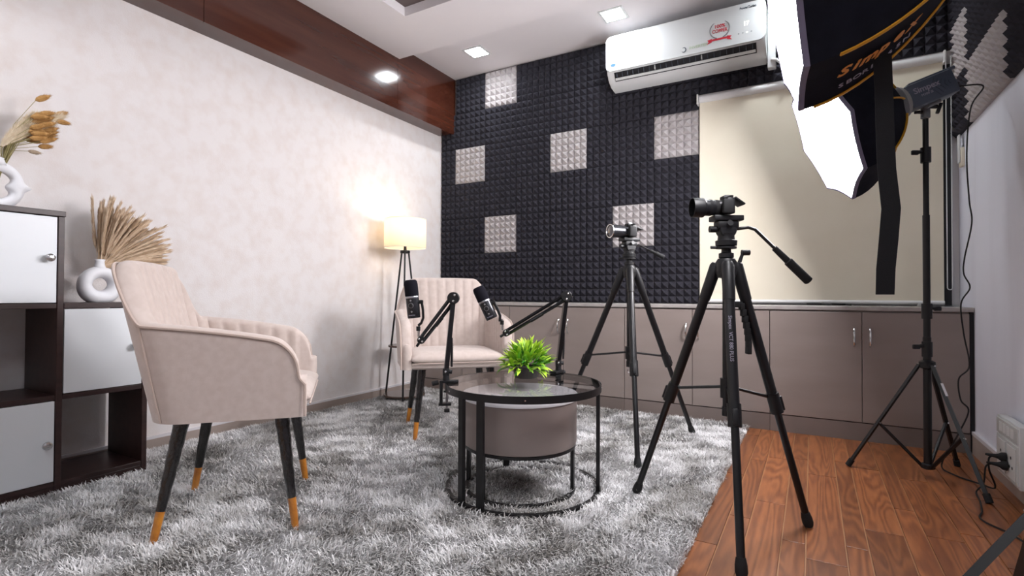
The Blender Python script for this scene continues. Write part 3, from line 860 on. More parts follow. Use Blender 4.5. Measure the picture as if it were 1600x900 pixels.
def stem(end, me, aim, nm):
    e = Vector(end); bm = B()
    mid = e*.5+Vector((0, -.01, .02)); tube(bm, [(rg.uniform(-.006, .006), rg.uniform(-.006, .006), -.06), mid, e], .0011, 5)
    st = obj('grass_stem', bm, 'stem_green', bq)
    o = bpy.data.objects.new(nm, me); COL.objects.link(o); o.parent = st; o.location = e
    o.rotation_euler = Vector(aim).to_track_quat('Z', 'Y').to_euler()
for k in range(40):   # dense brown cluster leaning to the right along the wall
    y = rg.uniform(.07, .125); z = .10+.12*rg.random()-.25*(y-.07); x = rg.uniform(-.035, .045)
    stem((x, y, z), tails[k % 2], (rg.uniform(-.3, .35), 1.0, rg.uniform(-.05, .75)), 'seed_head')
stem((.01, .105, .265), tails[0], (0, .8, .6), 'seed_head'); stem((.01, .165, .225), tails[1], (0, .9, .5), 'seed_head')
stem((.02, .165, .20), tails[1], (0, 1, .05), 'seed_head'); stem((.01, .085, .06), tails[2], (0, 1, .0), 'seed_head')
for k in range(8):
    stem((rg.uniform(-.02, .025), .008+.009*k, .06+.008*k), pamp, (rg.uniform(-.1, .1), .55+.06*k, .9), 'pampas_plume')

# ================================================================== floor lamp
LX, LY = -2.60, 2.955
t = thing('floor_lamp', 'lit tripod floor lamp with a white drum shade in the corner', 'floor lamp', (LX, LY, 0))
for k, a in enumerate((188, 308, 68)):
    a = math.radians(a+0); bm = B()
    tube(bm, [(LX+.165*math.cos(a), LY+.165*math.sin(a), GZ), (LX+.028*math.cos(a), LY+.028*math.sin(a), 1.10)], [.0075, .0065], 10); obj('leg', bm, 'black_metal', t, world=True)
for z, r_ in ((.045, .150), (.40, .118)):
    bm = B(); lathe(bm, [(r_-.002, 0), (r_, .003), (r_, .011), (r_-.002, .014)], 40, (LX, LY, z)); obj('shelf', bm, 'lamp_shelf', t, world=True, label='round brown shelf')
bm = B(); lathe(bm, [(.034, 1.085), (.036, 1.09), (.036, 1.105), (.012, 1.108), (.010, 1.14), (.016, 1.145), (.016, 1.19)], 20, (LX, LY, 0)); obj('lamp_holder', bm, 'black_metal', t, world=True)
bm = B(); SR, S0, S1 = .152, 1.125, 1.335
lathe(bm, [(SR, S0), (SR, S1), (SR-.003, S1), (SR-.003, S0), (SR, S0)], 56, (LX, LY, 0), cap=False); obj('shade', bm, 'lamp_shade', t, world=True)
for z in (S0, S1):
    bm = B(); pts = [(LX+(SR-.0015)*math.cos(2*PI*k/56), LY+(SR-.0015)*math.sin(2*PI*k/56), z) for k in range(57)]; tube(bm, pts, .0025, 6); obj('shade_ring', bm, 'lamp_shade_dummy', t, world=True)
bm = B()
for k in range(3):
    a = 2*PI*k/3; tube(bm, [(LX+.012*math.cos(a), LY+.012*math.sin(a), 1.17), (LX+.15*math.cos(a), LY+.15*math.sin(a), 1.17)], .0015, 5)
obj('shade_spider', bm, 'steel', t, world=True)
bm = B(); lathe(bm, [(.012, 1.19), (.014, 1.2), (.03, 1.235), (.03, 1.25), (.02, 1.272), (.001, 1.28)], 20, (LX, LY, 0)); obj('bulb', bm, 'bulb_glow', t, world=True)
ld = bpy.data.lights.new('bulb_light', 'POINT'); ld.energy = LAMP_W; ld.color = (1.0, .88, .74); ld.shadow_soft_size = .03
lo = bpy.data.objects.new('bulb_light', ld); COL.objects.link(lo); lo.parent = t; lo.location = (0, 0, 1.305)

# ================================================================== nesting round tables
cx, cy = TC
t = thing('glass_coffee_table', 'round black-framed coffee table with a smoked glass top', 'table', (cx, cy, 0))
R_ = .311
bm = B(); lathe(bm, [(R_-.014, .405), (R_, .405), (R_, .432), (R_-.004, .432), (R_-.004, .424), (R_-.014, .424), (R_-.014, .405)], 72, (cx, cy, 0), cap=False); obj('rim', bm, 'black_metal', t, world=True)
bm = B(); lathe(bm, [(.001, .4245), (R_-.0045, .4245), (R_-.0045, .4315), (.001, .4315)], 72, (cx, cy, 0)); obj('glass_top', bm, 'smoked_glass', t, world=True, ang=.5, label='smoked glass disc')
bm = B(); q = .300; lathe(bm, [(q-.010, .014), (q+.008, .014), (q+.008, .026), (q-.010, .026), (q-.010, .014)], 72, (cx, cy, 0), cap=False); obj('floor_ring', bm, 'black_metal', t, world=True)
for a in (250.5, 268.5, 16, 136):
    a = math.radians(a); e = Vector((math.cos(a), math.sin(a), 0)); bm = B()
    box(bm, (cx+.299*e.x, cy+.299*e.y, .2155), (.014, .028, .385), Matrix.Rotation(a, 3, 'Z'), bev=.001); obj('leg', bm, 'black_metal', t, smooth=False, world=True)
for a in (20, 60, 110, 160, 205, 236, 300):
    a = math.radians(a); bm = B(); p = (cx+(R_+.0)*math.cos(a), cy+R_*math.sin(a), .418); lathe(bm, [(.003, 0), (.003, .0012)], 10, p, (math.cos(a), math.sin(a), 0)); obj('screw', bm, 'chrome', t, world=True)
ix, iy, ir = -1.02, 1.848, .228
t = thing('drum_side_table', 'taupe drum table with a white top nested under the glass table', 'table', (ix, iy, 0))
bm = B(); lathe(bm, [(.001, .374), (ir+.003, .374), (ir+.004, .378), (ir+.004, .388), (ir+.002, .391), (.001, .391)], 72, (ix, iy, 0)); obj('table_top', bm, 'drum_white', t, world=True)
bm = B(); lathe(bm, [(ir-.012, .197), (ir-.004, .2), (ir-.001, .215), (ir-.001, .3725), (.05, .3728)], 72, (ix, iy, 0)); obj('drum', bm, 'drum_taupe', t, world=True)
bm = B(); lathe(bm, [(ir-.03, .186), (ir-.006, .186), (ir-.006, .197), (ir-.03, .197), (ir-.03, .186)], 72, (ix, iy, 0), cap=False); obj('carrier_ring', bm, 'black_metal', t, world=True)
bm = B(); q = ir-.010; lathe(bm, [(q-.012, .014), (q+.004, .014), (q+.004, .025), (q-.012, .025), (q-.012, .014)], 72, (ix, iy, 0), cap=False); obj('floor_ring', bm, 'black_metal', t, world=True)
for a in (258, 13, 135, 196):
    a = math.radians(a); bm = B()
    box(bm, (ix+(ir-.014)*math.cos(a), iy+(ir-.014)*math.sin(a), .1055), (.013, .026, .165), Matrix.Rotation(a, 3, 'Z'), bev=.001); obj('leg', bm, 'black_metal', t, smooth=False, world=True)

# ================================================================== potted plant
PX, PY = -1.055, 1.965
t = thing('potted_plant', 'small bushy bright green artificial plant in a dark pot on the glass table', 'plant', (PX, PY, .432))
bm = B(); lathe(bm, [(.046, 0), (.049, .003), (.056, .042), (.056, .048), (.051, .048), (.049, .042), (.02, .040)], 36); obj('pot', bm, 'pot_dark', t)
def leaf_mesh(L, W, bend, mat):
    bm = B(); rows = []
    for k in range(6):
        s = k/5; wv = W*math.sin(PI*min(1, s*.8+.16))**1.0*(1-s**4); y = L*s*math.cos(bend*s*.6); z = L*(.35*s-bend*s*s*.45)
        if k == 5: rows.append([bm.verts.new((0, y, z))])
        else: rows.append([bm.verts.new((-wv, y, z+wv*.35)), bm.verts.new((0, y, z)), bm.verts.new((wv, y, z+wv*.35))])
    for a, b in zip(rows[:-1], rows[1:]):
        if len(b) == 3:
            bm.faces.new((a[0], a[1], b[1], b[0])); bm.faces.new((a[1], a[2], b[2], b[1]))
        else:
            bm.faces.new((a[0], a[1], b[0])); bm.faces.new((a[1], a[2], b[0]))
    for f in bm.faces: f.smooth = True
    me = bpy.data.meshes.new('leaf'); bm.to_mesh(me); bm.free(); me.materials.append(MATS[mat]); return me
leaves = [leaf_mesh(.064, .0092, .8, 'leaf_bright'), leaf_mesh(.058, .0085, 1.1, 'leaf_mid'), leaf_mesh(.068, .0095, .5, 'leaf_bright'), leaf_mesh(.054, .008, .9, 'leaf_dark')]
rg = random.Random(21)
NL = 290
for k in range(NL):
    el = math.asin(-.36+1.36*(k+.5)/NL); az = k*2.39996+rg.uniform(-.3, .3)
    dirv = Vector((math.cos(el)*math.cos(az), math.cos(el)*math.sin(az), math.sin(el)))
    rad = rg.uniform(.035, .092)
    pos = Vector((dirv.x*rad, dirv.y*rad, .058+dirv.z*rad*.82))
    z_ = dirv; up = Vector((0, 0, 1)) if abs(dirv.z) < .9 else Vector((1, 0, 0))
    tilt = Vector((rg.uniform(-.6, .6), rg.uniform(-.6, .6), rg.uniform(-.25, .5)))
    yv = (dirv+tilt).normalized(); xv = yv.cross(up+Vector((rg.uniform(-.4, .4), rg.uniform(-.4, .4), 0))).normalized(); zv = xv.cross(yv)
    o = bpy.data.objects.new('leaf', leaves[rg.choice((0, 0, 1, 2, 2, 3))]); COL.objects.link(o); o.parent = t
    m4 = Matrix((xv, yv, zv)).transposed().to_4x4(); m4.translation = pos; o.matrix_local = m4 @ Matrix.Scale(rg.uniform(.8, 1.1), 4)

# ================================================================== microphones on boom arms
ER, EF = Vector((.868, .497, 0)), Vector((-.497, .868, 0))
def boom_arm(label, base, elbow, wrist, out):
    base, elbow, wrist = Vector(base), Vector(elbow), Vector(wrist)
    t = thing('boom_arm', label, 'boom arm', base, 0, 'black microphone boom arms')
    o_ = Vector(out).normalized()
    # table clamp: top jaw, C body, screw with knob
    bm = B(); R3 = Vector((o_.x, o_.y, 0)).to_track_quat('X', 'Z').to_matrix()
    box(bm, base+Vector((0, 0, .0055))-o_*.012, (.075, .032, .010), R3, bev=.002)
    box(bm, base+o_*.019-Vector((0, 0, .040)), (.012, .032, .096), R3, bev=.002)
    box(bm, base+o_*.004-Vector((0, 0, .084)), (.05, .030, .010), R3, bev=.002)
    obj('clamp', bm, 'black_plastic', t, world=True)
    bm = B(); tube(bm, [base-o_*.004-Vector((0, 0, .10)), base-o_*.004-Vector((0, 0, .034))], .0045, 10); obj('clamp_screw', bm, 'steel', t, world=True)
    bm = B(); lathe(bm, [(.013, 0), (.013, .004), (.004, .007)], 16, base-o_*.004-Vector((0, 0, .037))); obj('clamp_pad', bm, 'black_rubber', t, world=True)
    bm = B(); tube(bm, [base-o_*.004-Vector((0, 0, .104)), base-o_*.004-Vector((0, 0, .116))], .011, 12); tube(bm, [base+o_*.03+Vector((0, 0, .002)), base+o_*.055+Vector((0, 0, -.004))], .009, 12); obj('clamp_knob', bm, 'black_rubber', t, world=True)
    piv = base+Vector((0, 0, .045))
    bm = B(); tube(bm, [base+Vector((0, 0, .01)), base+Vector((0, 0, .034))], [.014, .012], 16); box(bm, piv-Vector((0, 0, .003)), (.026, .022, .03), Matrix.Rotation(.52, 3, 'Z'), bev=.004); obj('swivel_base', bm, 'black_plastic', t, world=True)
    d = (elbow-piv).normalized(); sd = d.cross(EF).normalized()
    bm = B(); tube(bm, [piv, piv.lerp(elbow, .985)], .0125, 4); obj('lower_arm', bm, 'black_satin', t, smooth=False, world=True)
    bm = B(); a, b = piv+sd*-.020+d*.02, piv.lerp(elbow, .46)+sd*-.009
    tube(bm, [a, b], .0045, 8)
    n = 60; pts = [a.lerp(b, .12+.7*k/n)+.0062*(math.cos(k*1.3)*EF+math.sin(k*1.3)*sd) for k in range(n+1)]; tube(bm, pts, .0012, 4)
    obj('spring', bm, 'black_satin', t, world=True)
    bm = B(); tube(bm, [piv+sd*-.024, piv+sd*.012], .008, 8); obj('lower_link', bm, 'black_plastic', t, world=True)
    d2 = (wrist-elbow).normalized(); s2 = d2.cross(EF).normalized()
    for q in (-.009, .011):
        bm = B(); tube(bm, [elbow+s2*q+d2*.012, wrist+s2*q*.8], .0072, 4); obj('upper_arm', bm, 'black_satin', t, smooth=False, world=True)
    bm = B(); m0, m1 = elbow.lerp(wrist, .42)+s2*.011, elbow.lerp(wrist, .62)+s2*.011; tube(bm, [m0, m1], .0085, 10); tube(bm, [m0, elbow+s2*.002], .003, 6); obj('cable_sleeve', bm, 'black_plastic', t, world=True)
    bm = B()
    for s in (-1, 1): lathe(bm, [(.022, 0), (.024, .002), (.024, .005), (.020, .007)], 20, elbow+EF*(-.0035+s*.010), EF)
    box(bm, elbow, (.03, .018, .03), Matrix.Rotation(.52, 3, 'Z'), bev=.005); obj('elbow_joint', bm, 'black_plastic', t, world=True)
    for c, r_ in ((elbow+Vector((0, 0, .012))+ER*.006, .0042), (elbow-Vector((0, 0, .012)), .0042), (wrist+s2*.008, .004), (wrist-s2*.008, .004), (piv, .0045)):
        bm = B(); lathe(bm, [(r_, 0), (r_, .003), (r_*.6, .004)], 12, c-EF*.013, -EF); obj('bolt', bm, 'chrome', t, world=True)
    bm = B(); lathe(bm, [(.014, -.010), (.016, -.006), (.016, .006), (.014, .010)], 16, wrist, EF); tube(bm, [wrist+d2*.005, wrist+d2*.03-Vector((0, 0, .002))], .0055, 8); obj('wrist_joint', bm, 'black_plastic', t, world=True)
    return t
def microphone(label, top, bot, yoke, wrist):
    top, bot, yoke, wrist = Vector(top), Vector(bot), Vector(yoke), Vector(wrist)
    t = thing('microphone', label, 'microphone', bot, 0, 'black podcast microphones')
    ax = (top-bot).normalized(); L = (top-bot).length; r_ = .0265
    bm = B(); lathe(bm, [(r_*.98, L*.57), (r_*1.02, L*.60), (r_*1.02, L*.88), (r_*.93, L*.96), (r_*.72, L*.995), (.001, L)], 32, bot, ax); obj('windscreen', bm, 'black_foam', t, world=True, ang=1.2, label='black foam windscreen')
    bm = B(); lathe(bm, [(r_*.9, 0), (r_*.97, .003), (r_*.99, L*.3), (r_*.99, L*.52)], 32, bot, ax); bd = obj('mic_body', bm, 'mic_metal', t, world=True)
    bm = B(); lathe(bm, [(r_*1.01, L*.52), (r_*1.02, L*.535), (r_*1.02, L*.565), (r_, L*.57)], 32, bot, ax); obj('ring', bm, 'steel', t, world=True, label='silver ring')
    fr = (-EF*.9-ER*.1); fr = (fr-ax*fr.dot(ax)).normalized(); sx = ax.cross(fr)
    bm = B(); c = bot+ax*L*.33+fr*r_*.985
    lathe(bm, [(.0085, 0), (.0085, .003), (.007, .0045), (.002, .0048)], 20, c, fr); obj('dial', bm, 'black_plastic', bd, world=True)
    bm = B(); pts = [c+fr*.001+.0098*(math.cos(2*PI*k/20)*sx+math.sin(2*PI*k/20)*ax) for k in range(21)]; tube(bm, pts, .0008, 5); obj('dial_ring', bm, 'ink_grey', bd, world=True)
    for q in (.46, .17):
        bm = B(); lathe(bm, [(.0036, 0), (.003, .002)], 12, bot+ax*L*q+fr*r_*.985, fr); obj('button', bm, 'ink_grey', bd, world=True)
    text('mark', 'MAONO', .0062, 'ink_pale', frame_mtx(bot+ax*L*.08+fr*r_*.995, -sx, fr), bd, xs=1.1)
    # yoke bracket from the side pivot down to the arm
    sd = (yoke-(bot+ax*(yoke-bot).dot(ax))); sd.normalize()
    pv = bot+ax*L*.40+sd*r_
    bm = B(); tube(bm, [pv-sd*.002, pv+sd*.012], .008, 12); box(bm, pv+sd*.011, (.010, .014, .014), Matrix.Rotation(.52, 3, 'Z'), bev=.002)
    tube(bm, [pv+sd*.010, pv+sd*.012-ax*L*.22, pv+sd*.010-ax*L*.42, pv+sd*.0-ax*L*.55, wrist+Vector((0, 0, .05))+(pv-wrist)*.05], .0038, 8, squash=1.6); obj('yoke', bm, 'black_plastic', t, world=True)
    bm = B(); tube(bm, [wrist+Vector((0, 0, .054)), wrist+Vector((0, 0, .036))], .0085, 12); obj('mount_nut', bm, 'black_plastic', t, world=True)
    bm = B(); tube(bm, [wrist+Vector((0, 0, .036)), wrist+Vector((0, 0, .012))], [.006, .005], 12); obj('mount_stud', bm, 'chrome', t, world=True)
b1 = (-1.262, 1.680, .432)
w1 = Vector((-1.356, 1.640, .600)); e1_ = Vector((-1.239, 1.695, .768))
boom_arm('black boom arm clamped to the left edge of the glass table', b1, e1_, w1, (-.81, -.58, 0))
microphone('black microphone held upright in front of the far armchair', (-1.390, 1.612, .840), (-1.378, 1.622, .688), (-1.345, 1.637, .75), w1+ER*-.012)
b2 = (-.995, 2.160, .432); e2_ = Vector((-.944, 2.133, .776)); w2 = Vector((-1.158, 1.972, .616))
boom_arm('black boom arm clamped to the back edge of the glass table behind the plant', b2, e2_, w2, (.05, 1, 0))
microphone('black microphone tilted diagonally above the green plant', (-1.247, 1.881, .815), (-1.193, 1.912, .679), (-1.158, 1.935, .75), w2+ER*-.018)

# ================================================================== camera tripods
def tripod(label, c, feet, zh, zs, zcol, heading, hdl, s=1.0, crank=None, print_text=None):
    """c centre (x, y); feet ground points; zh shoulder height; zs spreader height; heading direction of the pan head; hdl list of handle points"""
    cx, cy = c
    t = thing('camera_tripod', label, 'tripod', (cx, cy, 0), 0, 'black camera tripods')
    V = lambda z: Vector((cx, cy, z))
    bm = B(); lathe(bm, [(.012, zh-.055), (.030, zh-.05), (.034, zh-.03), (.034, zh), (.027, zh+.012), (.016, zh+.014)], 24, V(0)); obj('shoulder', bm, 'black_plastic', t, world=True)
    bm = B(); tube(bm, [V(zcol), V(zh+.075)], .0125, 16); cc = obj('centre_column', bm, 'black_satin', t, world=True)
    bm = B(); tube(bm, [V(zs-.035), V(zs+.03)], .020, 16); tube(bm, [V(zcol-.02), V(zcol+.01)], .015, 16); obj('column_collar', bm, 'black_plastic', t, world=True)
    bm = B(); pts = [V(zcol-.03)+ER*(.010*math.sin(a))+Vector((0, 0, -.010*(1-math.cos(a))-.0)) for a in [2*PI*k/12 for k in range(13)]]; tube(bm, pts, .0016, 6); obj('hook', bm, 'steel', t, world=True)
    for i, f in enumerate(feet):
        f = Vector(f); dr = Vector((f.x-cx, f.y-cy, 0)).normalized()
        top = V(zh-.012)+dr*.036; d = (f-top)
        R3 = d.to_track_quat('Z', 'Y').to_matrix()
        L = d.length
        P = lambda u: top+d*u
        q1 = (zh-.012-zs+.04)/(zh-.012)
        bm = B(); tube(bm, [P(-.012), P(.0), P(.10), P(.13)], [.016, .021, .0195, .0185], 14); obj('leg_bracket', bm, 'black_plastic', t, world=True)
        bm = B(); tube(bm, [P(.10), P(q1)], .0165, 14); lg = obj('leg', bm, 'black_satin', t, world=True)
        bm = B(); tube(bm, [P(q1-.02), P(q1+.055)], .0205, 12); p = P(q1+.02)+dr*.017; box(bm, p, (.016, .022, .05), R3, bev=.003); obj('leg_clamp', bm, 'black_plastic', lg, world=True)
        bm = B(); tube(bm, [P(q1), P(.985)], .0120, 12); obj('lower_leg', bm, 'black_satin', lg, world=True)
        bm = B(); tube(bm, [P(.945), P(.965), P(.985), P(.998)], [.0135, .017, .0175, .014], 12); obj('foot', bm, 'black_rubber', lg, world=True)
        bm = B(); tube(bm, [V(zs)+dr*.016, P(q1-.005)-dr*.014], .0052, 8); obj('spreader_arm', bm, 'black_metal', t, world=True)
        if print_text and i == print_text[0]:
            out = (Vector((0, 0, CAM_Z))-P(.28)); out.z = 0; ax = d.normalized(); out = (out-ax*out.dot(ax)).normalized()
            text('leg_mark', print_text[1], .016, 'ink_pale', frame_mtx(P(.27)+out*.0169, ax, out), lg, xs=.95)
    # pan head
    h = Vector(heading).normalized(); sd = Vector((-h.y, h.x, 0))
    z = zh+.03
    bm = B(); lathe(bm, [(.022, zh+.014), (.024, zh+.016), (.024, zh+.030), (.016, zh+.033), (.015, zh+.045)], 24, V(0)); obj('column_lock', bm, 'black_plastic', t, world=True)
    z = zh+.045
    bm = B(); lathe(bm, [(.020, z), (.033, z+.001), (.033, z+.007), (.022, z+.009), (.034, z+.011), (.035, z+.027), (.028, z+.030), (.026, z+.044), (.028, z+.05)], 28, V(0)); tube(bm, [V(z+.005)-ER*.03, V(z+.005)-ER*.052], .005, 8); obj('pan_base', bm, 'black_plastic', t, world=True)
    zt = z+.072
    bm = B()
    lathe(bm, [(.026, -.022), (.029, -.018), (.029, .018), (.026, .022)], 28, V(zt-.008), sd); box(bm, V(zt+.008), (.07, .046, .026), Matrix.Rotation(math.atan2(h.y, h.x), 3, 'Z'), bev=.005); obj('tilt_head', bm, 'black_plastic', t, world=True)
    bm = B(); box(bm, V(zt+.030), (.098, .056, .018), Matrix.Rotation(math.atan2(h.y, h.x), 3, 'Z'), bev=.003); obj('mount_plate', bm, 'black_plastic', t, world=True)
    for ka, kb, kr in ((V(zt-.006)+h*.034, V(zt-.006)+h*.056, [.011, .011]), (V(zt+.01)-sd*.024, V(zt+.012)-sd*.040, [.006, .012]), (V(zt+.01)+sd*.024, V(zt+.012)+sd*.034, [.006, .010])):
        bm = B(); tube(bm, [ka, kb], kr, 12); obj('lock_knob', bm, 'black_plastic', t, world=True)
    bm = B(); hp = [V(zt-.006)-h*.02]+[Vector(p) for p in hdl]; tube(bm, hp[:-1]+[hp[-2].lerp(hp[-1], .45)], .0055*s, 10); hn = obj('pan_handle', bm, 'black_metal', t, world=True)
    a, b = hp[-2].lerp(hp[-1], .36), hp[-1]
    bm = B(); tube(bm, [a, a.lerp(b, .38), a.lerp(b, .40), b.lerp(a, .02), b], [.0095*s, .011*s, .0145*s, .0145*s, .011*s], 14); obj('grip', bm, 'black_rubber', hn, world=True)
    if crank:
        c0 = V(zh-.012)+Vector(crank)*.04; c1 = c0+Vector(crank)*.016+Vector((0, 0, .045))
        bm = B(); tube(bm, [V(zh-.012)+Vector(crank)*.02, c0+Vector(crank)*.012], .010, 12); tube(bm, [c0, c1], [.007, .005], 10); tube(bm, [c1-Vector(crank)*.004, c1+Vector(crank)*.022], .0095, 12); obj('crank', bm, 'black_plastic', t, world=True)
    return zt+.039, t
NC = (-.250, 1.884)
hN = (-.86, -.5, 0)
ztn, tn = tripod('black tripod standing nearest the camera at the rug edge', NC, [(-.59, 1.99, .02), (-.012, 2.051, .001), (-.172, 1.585, .001)], .893, .475, .40, hN,
              [(-.185, 1.915, 1.010), (-.165, 1.922, 1.003), (-.008, 1.985, .828)], crank=(.87, .49, 0), print_text=(2, 'Simpex  VCT 880 PLUS'))
bm = B(); pts = [(-.205+.02*math.sin(k*.25), 1.905+.01*math.sin(k*.25), .745-.021*k) for k in range(9)]
for k, p in enumerate(pts[:-1]): box(bm, p, (.014, .024, .023), Matrix.Rotation(.52, 3, 'Z'), bev=.002)
box(bm, (-.222, 1.895, .752), (.04, .02, .02), Matrix.Rotation(.52, 3, 'Z'), bev=.002)
obj('carry_strap', bm, 'black_rubber', tn, world=True)
FC = (-.828, 2.676)
hF = (-.6, -.8, 0)
ztf, tf = tripod('black tripod with silver-lensed camera standing behind the glass table', FC, [(-.574, 3.025, GZ), (-.665, 2.279, GZ), (-1.262, 2.73, GZ)], .925, .485, .43, hF,
              [(-.785, 2.70, 1.045), (-.765, 2.708, 1.035), (-.665, 2.745, .978)], s=.8)

# ================================================================== photo cameras
def photo_camera(label, c, z, h, lens, screen, hood=True, s=1.0):
    h = Vector(h).normalized(); sd = Vector((-h.y, h.x, 0)); c = Vector((c[0], c[1], z))
    t = thing('photo_camera', label, 'camera', c, 0, 'cameras on the tripods')
    R3 = Matrix((h, sd, Vector((0, 0, 1)))).transposed()
    P = lambda a, b, d: c+h*a+sd*b+Vector((0, 0, d))
    bm = B(); box(bm, P(0, 0, .036), (.034, .112, .068), R3, bev=.006); body = obj('camera_body', bm, 'black_plastic', t, world=True)
    bm = B(); box(bm, P(.010, .045, .034), (.048, .026, .062), R3, bev=.009); obj('grip', bm, 'black_rubber', body, world=True)
    bm = B(); prism_pts = P(0, 0, .076); box(bm, prism_pts, (.04, .042, .016), R3, bev=.004); obj('viewfinder_hump', bm, 'black_plastic', body, world=True)
    bm = B(); box(bm, P(-.002, 0, .086), (.02, .02, .004), R3); obj('hot_shoe', bm, 'steel', body, smooth=False, world=True)
    for b in (.03, .046):
        bm = B(); lathe(bm, [(.009, 0), (.009, .008), (.007, .009)], 18, P(-.003, b, .070)); obj('dial', bm, 'black_satin', body, world=True)
    for b in (-.02, .02):
        bm = B(); lathe(bm, [(.004, 0), (.004, .002)], 12, P(-.0172, b+.02, .03), -h); obj('button', bm, 'steel', body, world=True)
    lz = .034
    o = P(.016, 0, lz)
    bm = B(); lathe(bm, lens, 36, o, h); ln = obj('lens', bm, 'black_satin' if hood else 'mic_metal', t, world=True)
    for (a, b, r_) in ((.022, .036, .033), (.05, .062, .0345)):
        bm = B(); lathe(bm, [(r_-.001, a)]+[(r_+(.0012 if k % 2 else 0), a+(b-a)*k/8) for k in range(9)]+[(r_-.001, b)], 36, o, h); obj('lens_ring', bm, 'black_rubber' if hood else 'steel', ln, world=True)
    end = lens[-1][1]
    if hood:
        bm = B(); lathe(bm, [(.036, end-.004), (.040, end), (.0425, end+.006), (.0425, end+.05), (.040, end+.05), (.038, end+.01)], 36, o, h, cap=False); obj('lens_hood', bm, 'black_plastic', ln, world=True)
        bm = B(); lathe(bm, [(.034, end), (.02, end+.004), (.001, end+.005)], 30, o, h); obj('front_glass', bm, 'lens_glass', ln, world=True)
    else:
        bm = B(); lathe(bm, [(.036, end-.002), (.040, end), (.040, end+.006), (.036, end+.006), (.034, end)], 36, o, h, cap=False); obj('filter_rim', bm, 'chrome', ln, world=True)
        bm = B(); lathe(bm, [(.036, end), (.02, end+.005), (.001, end+.006)], 30, o, h); obj('front_glass', bm, 'lens_glass', ln, world=True)
    a, b = screen   # flip-out screen: centre and pitch
    bm = B(); box(bm, P(*a), (.008, .072, .052), R3 @ Matrix.Rotation(b, 3, 'Y'), bev=.002); obj('flip_screen', bm, 'black_plastic', t, world=True)
    t.scale = (s, s, s)
photo_camera('black camera with lens hood on the nearest tripod', NC, ztn+.001, hN, [(.030, 0), (.034, .002), (.033, .02), (.033, .045), (.035, .05), (.035, .078), (.036, .082)], ((-.046, .0, .060), .95), s=.78)
photo_camera('camera with shiny silver zoom lens on the far tripod', FC, ztf+.001, hF, [(.032, 0), (.034, .002), (.034, .02), (.037, .045), (.038, .10), (.041, .115)], ((-.050, 0, .056), 1.3), hood=False, s=.88)

# ================================================================== studio light stands, strobes and softboxes
def light_stand(label, base, hub, r, angs, ztop, knobs):
    bx_, by_ = base
    t = thing('light_stand', label, 'light stand', (bx_, by_, 0), 0, 'black studio light stands')
    V = lambda z: Vector((bx_, by_, z))
    zl = .05
    bm = B(); tube(bm, [V(.035), V(hub+.12)], .0155, 16); obj('lower_pole', bm, 'black_metal', t, world=True)
    bm = B(); tube(bm, [V(hub+.12), V(hub+.65)], .0135, 16); obj('middle_pole', bm, 'black_metal', t, world=True)
    bm = B(); tube(bm, [V(hub+.65), V(ztop)], .011, 16); obj('upper_pole', bm, 'black_metal', t, world=True)
    for z, s in knobs:
        bm = B(); tube(bm, [V(z-.035), V(z+.03)], .0195, 14); tube(bm, [V(z+.012)+ER*s*.016, V(z+.010)+ER*s*.034], .008, 10); box(bm, V(z+.008)+ER*s*.047, (.03, .012, .02), Matrix.Rotation(.52, 3, 'Z'), bev=.004); obj('clamp_collar', bm, 'black_plastic', t, world=True)
    bm = B(); lathe(bm, [(.018, hub-.018), (.030, hub-.012), (.030, hub+.012), (.018, hub+.02)], 20, V(0)); obj('leg_hub', bm, 'black_plastic', t, world=True)
    bm = B(); lathe(bm, [(.018, .036), (.026, .04), (.026, .056), (.018, .06)], 20, V(0)); obj('brace_hub', bm, 'black_plastic', t, world=True)
    for i, a in enumerate(angs):
        a = math.radians(a); d = Vector((math.cos(a), math.sin(a), 0)); top = V(hub)+d*.028; ft = V(.004)+d*r
        m_ = top.lerp(ft, .56)
        bm = B(); tube(bm, [top, top.lerp(ft, .96)], .0105 if by_ > 2 else .0145, 4, squash=.8); lg = obj('leg', bm, 'black_metal', t, smooth=False, world=True)
        bm = B(); tube(bm, [top.lerp(ft, .94), ft], .0125, 10); obj('foot', bm, 'black_rubber', lg, world=True)
        bm = B(); tube(bm, [V(.048)+d*.022, m_], .0075, 6); obj('brace', bm, 'black_metal', t, world=True)
        for p in (top, m_):
            bm = B(); tube(bm, [p-EF*.014, p+EF*.014], .004, 8); obj('rivet', bm, 'chrome', lg, world=True)
    if by_ > 2:
        a = math.radians(angs[1]); d = Vector((math.cos(a), math.sin(a), 0)); top = V(hub)+d*.028; ft = V(.004)+d*r; ax = (ft-top).normalized()
        o_ = -EF-ax*(-EF).dot(ax); R3 = Matrix((ax, o_.normalized().cross(ax), o_.normalized())).transposed()
        bm = B(); box(bm, top.lerp(ft, .2)+o_.normalized()*.0095, (.055, .010, .0012), R3); obj('sticker', bm, 'ink_white', t, smooth=False, world=True, label='white sticker')
    return t
